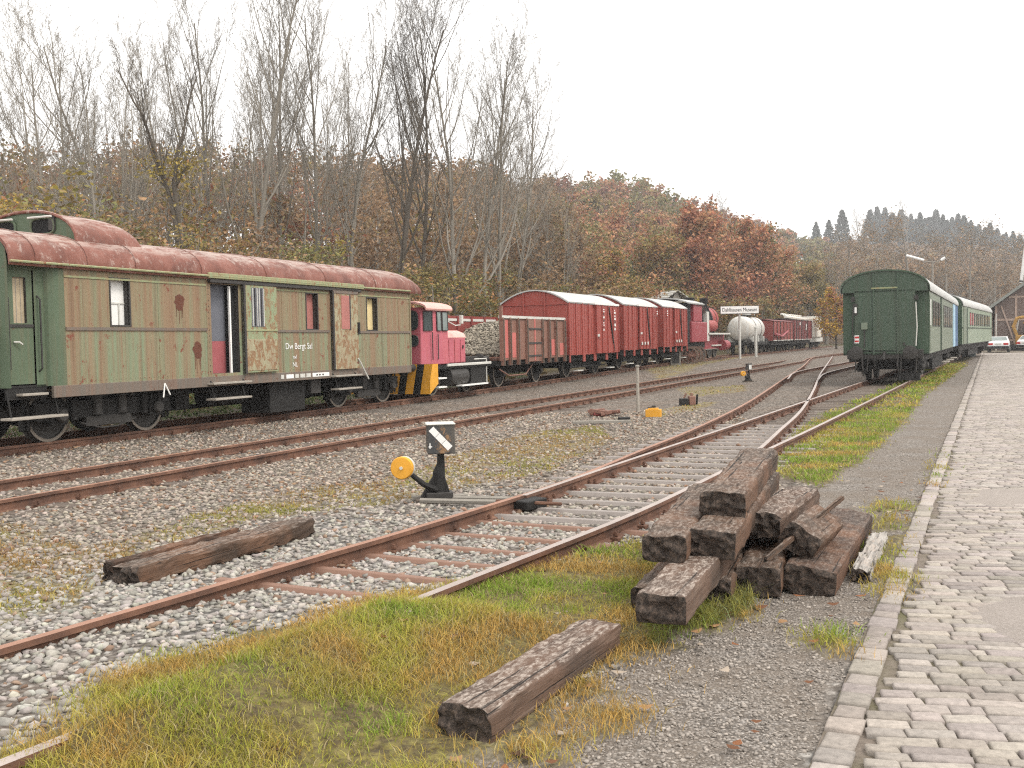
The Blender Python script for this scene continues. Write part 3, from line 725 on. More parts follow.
# ------------------------------------------------------------------ old timber sleepers
def old_sleeper(name, near, head, L, w, h, z, label, mat='wood', pitch=0, roll=0, seed=0, split=False, cat='railway sleeper', group=None, chew=.012):
    """near = ground point (x, y) below the centre of the near end; local x is the grain"""
    g = random.Random(seed); nx, ny, nz = 30, 8, 5; b = MB()
    o2 = seed*7.3
    def P3(i, j, k):
        x = L*i/nx; y = -w/2+w*j/ny; zz = h*k/nz
        ey = abs(2*j/ny-1) == 1; ez = abs(2*k/nz-1) == 1; e = (i in (0, nx))
        n1 = float(vnoise(x*7+o2, j*1.7+k*3.1, seed))-.5; n2 = float(vnoise(x*15+o2, j*2.9-k*1.3, seed+5))-.5
        q = chew*(1.3 if ey and ez else .7)
        y += (-math.copysign(1, y)*(abs(n1)*q*1.2+.005) if ey and ez else 0)+(n2*q*1.1 if ey else 0)
        n3 = float(vnoise(x*4+o2, j*.9, seed+9))-.5; zz += n2*q*(1.0 if ez else .2)+(n3*q*1.5 if k == nz else 0)+(-abs(n1)*q*1.3-.005 if (k == nz and ey) else 0)
        if e: x += (g.random()-.5)*chew*3.2+(float(vnoise(j*.7, k*.9, seed+i))-.5)*.05
        if e and ey and ez: x += (.5*chew if i == 0 else -.5*chew)*2
        return Vector((x, y, zz))
    pts = {}
    def vid(i, j, k):
        if (i, j, k) not in pts: pts[(i, j, k)] = len(b.v); b.v.append(tuple(P3(i, j, k)))
        return pts[(i, j, k)]
    km, ke = b.mi(mat), b.mi('endgrain')
    for i in range(nx):
        for j in range(ny):
            b.f += [(vid(i, j, nz), vid(i+1, j, nz), vid(i+1, j+1, nz), vid(i, j+1, nz)), (vid(i, j, 0), vid(i, j+1, 0), vid(i+1, j+1, 0), vid(i+1, j, 0))]; b.m += [km, km]
        for k in range(nz):
            b.f += [(vid(i, 0, k), vid(i+1, 0, k), vid(i+1, 0, k+1), vid(i, 0, k+1)), (vid(i, ny, k), vid(i, ny, k+1), vid(i+1, ny, k+1), vid(i+1, ny, k))]; b.m += [km, km]
    for j in range(ny):
        for k in range(nz):
            b.f += [(vid(0, j, k), vid(0, j, k+1), vid(0, j+1, k+1), vid(0, j+1, k)), (vid(nx, j, k), vid(nx, j+1, k), vid(nx, j+1, k+1), vid(nx, j, k+1))]; b.m += [ke, ke]
    o = b.build(name, smooth=False, bevel=.007, seg=2)
    o.matrix_world = Matrix.Translation((near[0], near[1], z)) @ Matrix.Rotation(PI/2-head, 4, 'Z') @ Matrix.Rotation(-pitch, 4, 'Y') @ Matrix.Rotation(roll, 4, 'X')
    return tag(o, label, cat, group)
GP = 'old sleepers in the heap'
def make_timber():
    old_sleeper('railway_sleeper', (-.245, 4.55), R_(27.7), 1.56, .27, .165, .015, 'dark old sleeper with whitish worn top lying alone in the grass in front', 'wood_pale', seed=3)
    b = MB(); # loose spall on its front edge
    old_sleeper('railway_sleeper', (-2.92, 7.70), R_(24), 2.25, .27, .155, .02, 'split dark brown sleeper lying alone left of the nearest track', 'wood', seed=8, chew=.02)
    old_sleeper('split_plank', (-3.12, 7.86), R_(24.5), 1.5, .08, .16, .02, 'dark board split off the lone sleeper beside the track, lying behind it', 'wood_dark', seed=9, cat='plank', chew=.02)
    H = R_(21)
    old_sleeper('railway_sleeper', (1.30, 6.85), R_(19), 2.3, .27, .17, .02, 'bottom sleeper of the heap hidden under the overhanging black ended one', 'wood', seed=11, group=GP)
    old_sleeper('railway_sleeper', (.86, 6.60), R_(20), 2.4, .26, .16, .04, 'lowest sleeper at the left edge of the heap, mostly covered', 'wood', seed=12, group=GP)
    old_sleeper('railway_sleeper', (.815, 5.80), R_(21), 2.5, .295, .170, .185, 'sleeper with a flat black end jutting out lowest at the front of the heap', 'wood_pale', seed=13, group=GP, chew=.008)
    old_sleeper('railway_sleeper', (.965, 6.66), R_(17), 2.5, .29, .175, .352, 'left sleeper of the second layer with an orange brown top', 'wood', seed=14, group=GP)
    old_sleeper('railway_sleeper', (1.295, 6.80), R_(20.8), 2.55, .315, .185, .345, 'right sleeper of the second layer, its brown right side showing, reaching far back', 'wood', pitch=.035, roll=.07, seed=15, group=GP)
    old_sleeper('railway_sleeper', (1.465, 7.25), R_(19.5), 2.45, .325, .185, .535, 'chewed blunt sleeper on the very top of the heap', 'wood', pitch=.02, roll=.02, seed=16, group=GP, chew=.018)
    old_sleeper('railway_sleeper', (2.02, 7.12), R_(24.5), 2.55, .36, .20, .0, 'dark sleeper lying on the ground at the right edge of the heap', 'wood_dark', roll=.13, seed=17, group=GP)
    old_sleeper('railway_sleeper', (1.665, 7.06), R_(19), 1.9, .31, .20, .015, 'low sleeper on the ground in the middle of the heap, grass at its end', 'wood', seed=18, group=GP)
    old_sleeper('railway_sleeper', (1.995, 7.40), R_(28), .85, .27, .19, .25, 'short sleeper stub leaning on edge between the others', 'wood', roll=.60, seed=19, group=GP)
    old_sleeper('railway_sleeper', (1.80, 7.62), R_(25), 1.9, .31, .18, .315, 'weathered grey topped sleeper slanting behind the stub on the right of the heap', 'wood_pale', pitch=-.03, roll=.05, seed=20, group=GP, chew=.024)
    old_sleeper('plank', (1.70, 6.98), R_(36), 1.6, .03, .035, .27, 'thin splintered lath leaning across the right of the heap', 'wood', pitch=.13, seed=21, cat='plank', chew=.008)
    old_sleeper('rotten_timber', (2.50, 7.45), R_(24.5), 1.55, .13, .10, .0, 'crumbling whitish timber lying along the right edge of the sleeper heap', 'wood_rot', seed=22, cat='timber', chew=.03)
make_timber()

# ------------------------------------------------------------------ rolling stock (local x along the train, y to the left, z from rail top)
def ta(x, y=0, mid=0):
    X = TA_O[0]+x*math.sin(TA_H)-y*math.cos(TA_H); Y = TA_O[1]+x*math.cos(TA_H)+y*math.sin(TA_H)
    Xm = TA_O[0]+(x+mid)*math.sin(TA_H); Ym = TA_O[1]+(x+mid)*math.cos(TA_H)
    return (X, Y, float(gh(Xm, Ym))+.15)
def veh(name, x, mid, label, cat, group=None): return empty(name, ta(x, 0, mid), PI/2-TA_H, label, cat, group)
def wheelset(p, x, r=.46, name='wheel', box=True):
    for s in (-1, 1):
        b = MB(); y = .72*s
        b.lathe([(r+.03, -.07*s), (r+.03, -.045*s), (r, -.04*s), (r-.005, .07*s), (r-.07, .07*s), (r-.07, .03*s), (.12, .045*s), (.12, .10*s)], (x, y, r), (0, 1, 0), 'under2', 28)
        b.lathe([(r-.004, .0705*s), (r-.004, .074*s), (r-.055, .074*s)], (x, y, r), (0, 1, 0), 'tyre', 28, False)
        b.build(name, p, smooth=True)
        if box:
            b = MB(); b.box(x-.16, x+.16, s*.86-.1, s*.86+.13, r-.14, r+.16, 'under'); b.lathe([(.11, 0), (.09, .05)], (x, s*.99, r), (0, s, 0), 'under2', 12)
            for k in range(5): b.box(x-.55+.07*k, x+.55-.07*k, s*.88-.05, s*.88+.05, r+.18+.018*k, r+.195+.018*k, 'under')
            for e in (-1, 1):
                b.tube([(x+e*.55, s*.88, r+.2), (x+e*.66, s*.88, .98)], .022, 'under', 6)
                b.tube([(x+e*.16, s*.88, r-.1), (x+e*.3, s*.88, .98)], .025, 'under', 6)
            b.build('axle_box', p, bevel=.008)
def buffers(p, x, d, z=.98, r=.19):
    for s in (-1, 1):
        b = MB(); b.lathe([(.11, 0), (.11, .35*d), (.07, .36*d), (.07, .55*d), (r, .56*d), (r, .60*d), (r*.7, .615*d)], (x, .875*s, z), (1, 0, 0), 'under2', 20); b.build('buffer', p, smooth=True)
    b = MB(); b.tube([(x, 0, z), (x+.25*d, 0, z-.02), (x+.3*d, 0, z-.25)], .045, 'under2', 8); b.tube([(x, .3, z-.15), (x+.2*d, .32, z-.3), (x+.15*d, .3, z-.6)], .03, 'under', 8); b.build('coupling', p)
def bogie(p, xc, wb=2.3, r=.47):
    b = MB()
    for s in (-1, 1):
        y = .98*s
        b.prism([(y-.035, .38), (y+.035, .38), (y+.035, .70), (y-.035, .70)], xc-wb/2-.45, xc+wb/2+.45, 'under')
        b.box(xc-.55, xc+.55, y-.05, y+.06, .22, .40, 'under2')
        for q in (-1, 1):
            b.box(xc+q*wb/2-.17, xc+q*wb/2+.17, y-.08, y+.12, r-.16, r+.15, 'under'); b.lathe([(.13, 0), (.10, .07)], (xc+q*wb/2, y+.12*s, r), (0, s, 0), 'under2', 14)
            b.tube([(xc+q*(wb/2-.5), y+.03*s, .30), (xc+q*.2, y+.03*s, .18), (xc, y+.03*s, .18)], .022, 'under2', 6)
            b.tube([(xc+q*(wb/2-.32), y+.06*s, .36), (xc+q*(wb/2-.32), y+.06*s, .72)], .075, 'under', 8)
            b.tube([(xc+q*.3, y+.05*s, .42), (xc+q*.3, y+.05*s, .82)], .10, 'under2', 10)
            b.tube([(xc+q*(wb/2+.52), y-.1*s, .85), (xc+q*(wb/2+.50), y-.1*s, .25)], .03, 'under', 6)
            b.box(xc+q*(wb/2+.50)-.05, xc+q*(wb/2+.50)+.05, y-.24*s-.06, y-.24*s+.06, .22, .62, 'under')
    b.box(xc-.2, xc+.2, -.95, .95, .45, .8, 'under')
    for q in (-1, 1): b.box(xc+q*(wb/2+.4)-.05, xc+q*(wb/2+.4)+.05, -1, 1, .42, .66, 'under')
    o = b.build('bogie_frame', p, bevel=.01)
    for q in (-1, 1): wheelset(p, xc+q*wb/2, r, box=False)
def archprof(hw, ze, zc, n=16, p=2.0, drop=.0):
    pr = []
    for i in range(n+1):
        t = -1+2*i/n; y = hw*math.sin(t*PI/2) if p > 2 else hw*t
        pr.append((y, ze+(zc-ze)*(1-abs(y/hw)**p)**(1/p if p > 2 else 1)))
    return pr
def roof(p, x0, x1, hw, ze, zc, mat, pw=2.0, n=16, th=.05, name='roof', nx=1, hip0=0, hip1=0, rim=None):
    """arched roof sheet with real thickness; hip = length over which the end drops to the eave"""
    pr = archprof(hw, ze, zc, n, pw); b = MB(); xs = list(np.linspace(x0, x1, nx+1)) if nx > 1 else [x0, x1]
    if hip1: xs = [x for x in xs if x < x1-hip1]+[x1-hip1+hip1*math.sin(k*PI/12) for k in range(7)]
    if hip0: xs = [x0+hip0-hip0*math.sin(k*PI/12) for k in range(6, -1, -1)]+[x for x in xs if x > x0+hip0]
    m = n+1; vs = []
    for x in xs:
        f = 1.
        if hip1 and x > x1-hip1: f = math.sqrt(max(0, 1-((x-(x1-hip1))/hip1)**2))*.62+.38
        if hip0 and x < x0+hip0: f = math.sqrt(max(0, 1-((x0+hip0-x)/hip0)**2))*.62+.38
        vs += [(x, y, ze+(z-ze)*f) for y, z in pr]
    k = len(vs); N = len(xs); vs += [(x, y*.985, z-th) for x, y, z in vs]
    fs = []
    for i in range(N-1):
        for j in range(n):
            a = i*m+j; fs.append((a, a+1, a+m+1, a+m)); fs.append((k+a, k+a+m, k+a+m+1, k+a+1))
        fs.append((i*m, (i+1)*m, k+(i+1)*m, k+i*m)); fs.append((i*m+n, k+i*m+n, k+(i+1)*m+n, (i+1)*m+n))
    b.add(vs, fs, mat)
    fe = []
    for j in range(n):
        fe.append((j, k+j, k+j+1, j+1)); a = (N-1)*m+j; fe.append((a, a+1, k+a+1, k+a))
    kk = b.mi(rim or mat)
    for f in fe: b.f.append(f); b.m.append(kk)
    return b.build(name, p, smooth=True)
def endwall(b, x, hw, z0, ze, zc, mat, pw=2.0, n=16, holes=None, flip=1):
    pr = archprof(hw, ze, zc, n, pw); ps = [(x, -hw, z0)]+[(x, y, z) for y, z in pr]+[(x, hw, z0)]
    b.add(ps, [tuple(range(len(ps)))], mat)

M['rustbloom'] = m_plain('rust_bloom', (.11, .042, .026), .9, .5, 30, bump=.4)
def make_baggage_coach():
    p = veh('baggage_coach', 0, 6, 'rusty green baggage coach with a raised roof cupola and an open sliding door', 'railway coach')
    Y = -1.45
    b = MB()
    holes = [(1.84, 2.29, 2.03, 2.85), (4.54, 5.42, 1.06, 2.88), (7.89, 8.34, 1.98, 2.80), (10.57, 11.06, 1.97, 2.78)]
    b.wall(Y, .8, 12.84, 1.0, 3.05, holes, 'coach', .13, 'frame_dark')
    # rounded corner into the recessed entrance
    arc = [(.8, -1.45), (.69, -1.44), (.60, -1.41), (.53, -1.36), (.49, -1.30)]
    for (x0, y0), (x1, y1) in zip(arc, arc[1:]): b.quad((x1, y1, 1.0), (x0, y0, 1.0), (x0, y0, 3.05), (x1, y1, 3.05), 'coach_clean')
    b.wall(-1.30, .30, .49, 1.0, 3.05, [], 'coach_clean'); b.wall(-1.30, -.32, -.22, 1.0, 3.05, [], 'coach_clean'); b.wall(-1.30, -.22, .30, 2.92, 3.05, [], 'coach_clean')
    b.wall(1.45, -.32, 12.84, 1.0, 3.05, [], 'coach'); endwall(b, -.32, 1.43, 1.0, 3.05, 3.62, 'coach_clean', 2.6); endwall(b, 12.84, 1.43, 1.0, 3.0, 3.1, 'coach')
    b.box(-.3, 12.82, -1.3, 1.4, .98, 1.03, 'under')
    # panel joints with cover strips and rivets
    for x in (3.05, 4.42, 6.95, 7.6, 11.3, 12.2):
        b.box(x-.018, x+.018, Y-.006, Y+.002, 1.02, 1.90, 'coach'); b.box(x-.018, x+.018, Y-.006, Y+.002, 1.97, 2.82, 'coach')
    for x in np.arange(.95, 12.8, .12):
        for z in (1.06, 2.90):
            if not (4.5 < x < 6.7 or 8.8 < x < 10.1): b.box(x-.007, x+.007, Y-.007, Y, z-.007, z+.007, 'coach')
    for z in np.arange(1.1, 2.9, .12): b.box(4.46, 4.475, Y-.008, Y, z, z+.015, 'frame_dark')
    b.box(12.80, 12.86, Y-.02, Y+.03, 1.0, 3.05, 'coach')
    b.build('body', p)
    for (a, c, z) in ((.8, 4.40, 1.93), (6.72, 8.82, 1.90), (10.1, 12.82, 1.88)):
        b = MB(); b.box(a, c, Y-.022, Y-.002, z, z+.055, 'solebar'); b.build('waist_rail', p)
    for (a, c, z) in ((.8, 4.4, 2.83), (6.72, 8.8, 2.828), (10.1, 12.82, 2.82)):
        b = MB(); b.box(a, c, Y-.015, Y-.002, z, z+.033, 'coach_pale'); b.build('cornice', p)
    b = MB(); b.box(.5, 12.84, Y-.01, Y+.05, .80, 1.0, 'solebar'); b.box(-.3, .5, -1.30, -1.24, .80, 1.0, 'under'); b.box(-.3, 12.84, 1.38, 1.46, .8, 1.0, 'under'); b.build('solebar', p, bevel=.006)
    b = MB(); b.box(4.37, 10.27, Y-.12, Y+.01, 2.985, 3.10, 'coach_pale'); b.box(4.45, 10.2, Y-.09, Y-.002, 2.90, 2.98, 'frame_dark'); b.build('door_track_cover', p, bevel=.01)
    # two flaked rust blooms with run-off under the first window
    for cx, cz, r, dr in ((3.62, 2.48, .13, .42), (4.10, 1.55, .14, .5)):
        b = MB(); g = random.Random(int(cx*10)); q = [(cx+r*(.75+.5*g.random())*math.cos(a), Y-.004, cz+r*1.15*(.75+.5*g.random())*math.sin(a)) for a in np.linspace(0, 2*PI, 18, endpoint=False)]
        b.add(q, [tuple(range(18))], 'rustbloom')
        for k in range(4):
            x = cx-.09+.055*k+.02*g.random(); L2 = dr*(.4+.6*g.random()); b.add([(x-.012, Y-.0035, cz), (x+.012, Y-.0035, cz), (x+.004, Y-.0035, cz-L2), (x-.004, Y-.0035, cz-L2)], [(0, 1, 2, 3)], 'rustbloom')
        b.build('rust_stain', p)
    # windows
    for (h, mat, nm) in ((holes[0], 'white', 'window'), (holes[2], 'pinkb2', 'window'), (holes[3], 'cream', 'window')):
        a, c, z0, z1 = h; b = MB()
        b.box(a-.03, a, Y-.012, Y+.05, z0-.03, z1+.03, 'frame_dark'); b.box(c, c+.03, Y-.012, Y+.05, z0-.03, z1+.03, 'frame_dark'); b.box(a, c, Y-.012, Y+.05, z0-.03, z0, 'frame_dark'); b.box(a, c, Y-.012, Y+.05, z1, z1+.03, 'frame_dark')
        w = b.build(nm, p); b = MB(); b.box(a-.02, c+.02, Y+.13, Y+.15, z0-.02, z1+.02, mat)
        if mat == 'white': b.box(a+.04, c, Y+.115, Y+.13, z0+.38, z0+.41, 'offwhite'); b.box(a+.30, a+.33, Y+.11, Y+.13, z0, z0+.4, 'offwhite')
        b.build('pane', w)
    # open doorway: partition board inside and a pale door post
    b = MB(); b.box(4.50, 5.40, Y+.20, Y+.23, 1.72, 2.9, 'slate'); b.box(4.50, 5.40, Y+.20, Y+.235, 1.04, 1.72, 'pinkb'); b.build('partition_board', p)
    b = MB(); b.box(5.16, 5.205, Y+.03, Y+.07, 1.06, 2.86, 'white'); b.box(5.205, 5.45, Y+.10, Y+.19, 1.04, 2.9, 'black'); b.build('door_post', p)
    # sliding door leaf pushed to the right, flaking
    b = MB(); b.box(5.50, 6.66, Y-.075, Y-.03, 1.04, 2.93, 'flaked'); b.box(5.56, 6.62, Y-.085, Y-.074, 1.08, 1.75, 'flaked_more'); b.box(5.5, 6.66, Y-.088, Y-.074, 1.92, 1.96, 'coach_pale')
    b.box(5.5, 5.56, Y-.09, Y-.02, 1.02, 2.95, 'frame_dark'); d = b.build('sliding_door', p, bevel=.005); tag(d, label='flaking sliding door pushed half open')
    b = MB(); 
    for k in range(6): b.box(5.78+.075*k, 5.80+.075*k, Y-.098, Y-.074, 2.03, 2.84, 'offwhite'if k in (0, 2, 3, 5) else 'frame_dark')
    b.box(5.76, 6.2, Y-.080, Y-.0755, 2.02, 2.85, 'slate'); b.build('barred_window', d)
    b = MB(); b.box(8.88, 10.03, Y-.075, Y-.03, 1.00, 2.90, 'flaked_more'); b.box(8.88, 8.94, Y-.09, Y-.02, 1.0, 2.9, 'frame_dark'); b.box(8.9, 10.03, Y-.09, Y-.07, 2.84, 2.96, 'solebar'); d = b.build('sliding_door', p, bevel=.005); tag(d, label='closed sliding door with paint flaked to rust')
    b = MB(); b.box(9.26, 9.62, Y-.083, Y-.07, 1.98, 2.80, 'pinkb2'); b.box(9.62, 9.68, Y-.084, Y-.07, 1.96, 2.82, 'frame_dark'); b.build('door_window', d)
    b = MB(); b.box(9.98, 10.06, Y-.11, Y-.06, 1.85, 2.15, 'under'); b.build('door_bolt', d); b = MB(); b.tube([(9.95, Y-.1, 1.25), (10.35, Y-.14, .72)], .022, 'offwhite', 6); b.build('bent_bar', d)
    # end door
    b = MB(); b.wall(-1.285, -.20, .28, 1.05, 2.92, [(-.10, .16, 2.05, 2.80)], 'coach_clean', .06, 'frame_dark'); b.box(-.20, .28, -1.30, -1.286, 1.98, 2.03, 'under2'); d = b.build('end_door', p)
    b = MB(); b.box(-.12, .18, -1.23, -1.21, 2.03, 2.82, 'ply'); 
    for k in range(3): b.box(-.09+.09*k, -.08+.09*k, -1.236, -1.23, 2.05, 2.8, 'woodpale')
    b.build('boarded_window', d)
    b = MB(); b.tube([(-.13, -1.30, 1.74), (-.06, -1.35, 1.74), (.0, -1.35, 1.70)], .014, 'offwhite', 6); b.build('handle', d)
    b = MB()
    for x in (-.27, .36): b.tube([(x, -1.30, 1.25), (x, -1.37, 1.3), (x, -1.37, 2.45), (x, -1.30, 2.5)], .016, 'under2', 6)
    b.build('grab_rail', p)
    # steps
    def step(x0, x1, z, y=Y-.08, mat='woodpale', brk=True):
        b = MB(); b.box(x0, x1, y-.10, y+.16, z-.02, z+.02, mat)
        for x in (x0+.1, x1-.1): b.tube([(x, y+.02, z), (x, y+.12, .95)], .018, 'under', 6)
        b.build('step', p, bevel=.006)
    step(-.42, .72, .50, Y+.02); step(-.12, .40, .88, Y+.10)
    step(4.35, 5.58, .86); step(4.40, 5.56, .54); step(8.80, 10.0, .84); step(8.93, 9.98, .52)
    # roof, cupola
    roof(p, -.36, 13.38, 1.54, 3.02, 3.66, 'roof_rust', 2.6, 20, .05, nx=8, hip1=.75)
    b = MB(); b.tube([(x, -1.555, 3.03) for x in (-.36, 4, 9, 12.7)], .022, 'coach_pale', 6)
    for x in (.15, 1.25, 2.4, 4.2, 6.3, 8.6, 10.9): 
        pr = archprof(1.55, 3.03, 3.672, 20, 2.6); b.tube([(x, y, z) for y, z in pr], .007, 'roof_rust', 6)
    b.build('roof_seam', p)
    cp = archprof(1.20, 3.48, 4.07, 16, 2.2); b = MB(); xs = [1.34, 1.6, 1.9, 2.25, 2.55, 2.76, 2.90, 2.98, 3.02, 3.04]; m = len(cp)
    fz = [1, 1, 1, 1, .985, .94, .84, .68, .45, .1]
    b.add([(x, y*(1 if f > .5 else .9+.1*f/.5), 3.2+(z-3.2)*f if f < 1 else z) for x, f in zip(xs, fz) for y, z in cp]+[(x, y, 3.3) for x in xs for y in (-1.22, 1.22)],
          [(i*m+j, i*m+j+1, (i+1)*m+j+1, (i+1)*m+j) for i in range(len(xs)-1) for j in range(m-1)]+[(len(xs)*m+2*i, i*m, (i+1)*m, len(xs)*m+2*i+2) for i in range(len(xs)-1)]+[(len(xs)*m+2*i+1, len(xs)*m+2*i+3, (i+1)*m+m-1, i*m+m-1) for i in range(len(xs)-1)], 'roof_rust')
    c = b.build('roof_cupola', p, smooth=True)
    b = MB(); b.add([(1.36, y, z) for y, z in cp]+[(1.36, 1.2, 3.3), (1.36, -1.2, 3.3)], [tuple(range(m+2))], 'coach_clean'); b.tube([(1.34, y*1.01, z+.01) for y, z in cp], .03, 'roof_rust', 6)
    b.build('cupola_front', c)
    for yy in (-.42, .52):
        b = MB(); ov = [(math.copysign(abs(math.cos(a))**.6, math.cos(a))*.27, math.copysign(abs(math.sin(a))**.6, math.sin(a))*.135) for a in np.linspace(0, 2*PI, 24, endpoint=False)]
        b.add([(1.345, yy+u, 3.80+v) for u, v in ov], [tuple(range(24))], 'black'); b.tube([(1.34, yy+u*1.04, 3.80+v*1.06) for u, v in ov+ov[:1]], .022, 'coach_clean', 6); b.tube([(1.28, yy-.28, 3.955), (1.28, yy+.28, 3.955)], .02, 'offwhite', 6); b.build('cupola_window', c)
    b = MB(); b.box(1.325, 1.36, -.72, -.58, 3.72, 3.98, 'frame_dark'); b.build('vent', c)
    # underframe
    bogie(p, 2.15, 2.35); bogie(p, 11.28, 2.22)
    b = MB(); b.box(-.3, 12.8, -.30, .30, .62, .98, 'under'); b.box(6.75, 8.1, -1.2, -.4, .10, .92, 'under'); b.box(6.72, 8.13, -1.22, -.38, .86, .90, 'under2'); b.box(4.0, 4.4, -.95, -.2, .35, .9, 'under'); b.box(8.3, 8.7, -1.25, -.5, .45, .9, 'under2')
    b.tube([(3.6, -.9, .7), (9.9, -.9, .62)], .03, 'under', 6); b.tube([(3.5, -.4, .35), (10, -.4, .35)], .05, 'under', 8); b.tube([(5.2, -.6, .55), (6.5, -.6, .55)], .22, 'under', 14)
    for x in (3.2, 3.9, 9.2): b.tube([(x, -1.2, .95), (x+.3, -1.0, .3)], .02, 'under', 6)
    b.tube([(3.12, Y-.02, .93), (3.05, Y-.04, .66)], .016, 'white', 6); b.tube([(3.12, Y-.02, .93), (3.24, Y-.04, .70)], .016, 'white', 6)
    b.build('underframe', p, bevel=.01)
    buffers(p, -.32, -1, .88, .21); buffers(p, 12.84, 1, .88, .20)
    b = MB(); b.box(-.52, -.33, -.55, .55, 1.0, 3.0, 'under'); b.build('gangway', p)
    b = MB(); b.tube([(-.42, -1.12, 2.02), (-.42, -1.12, 1.62)], .05, 'offwhite', 10); b.tube([(-.42, -1.12, 1.62), (-.42, -1.10, .9)], .03, 'under2', 8); b.build('signal_bracket', p)
    # lettering
    r = (PI/2, 0, 0)
    for s, sz, x, z in (('Dw Bergt Sal', .20, 7.02, 1.52), ('nvl', .13, 7.30, 1.30), ('NL', .15, 7.28, 1.12)): text('lettering', s, sz, p, (x, Y-.008, z), r, 'white', .001)
    b = MB(); 
    for x0, x1, m in ((6.82, 6.93, 'offwhite'), (7.02, 7.30, 'white'), (7.36, 7.50, 'offwhite'), (7.56, 7.75, 'offwhite'), (7.8, 7.98, 'offwhite'), (8.05, 8.75, 'white')): b.box(x0, x1, Y-.016, Y-.0105, .86, .95, m)
    for x in (8.2, 8.32, 8.45): b.box(x, x+.06, Y-.020, Y-.016, .885, .92, 'frame_dark')
    b.build('number_plate', p)
make_baggage_coach()

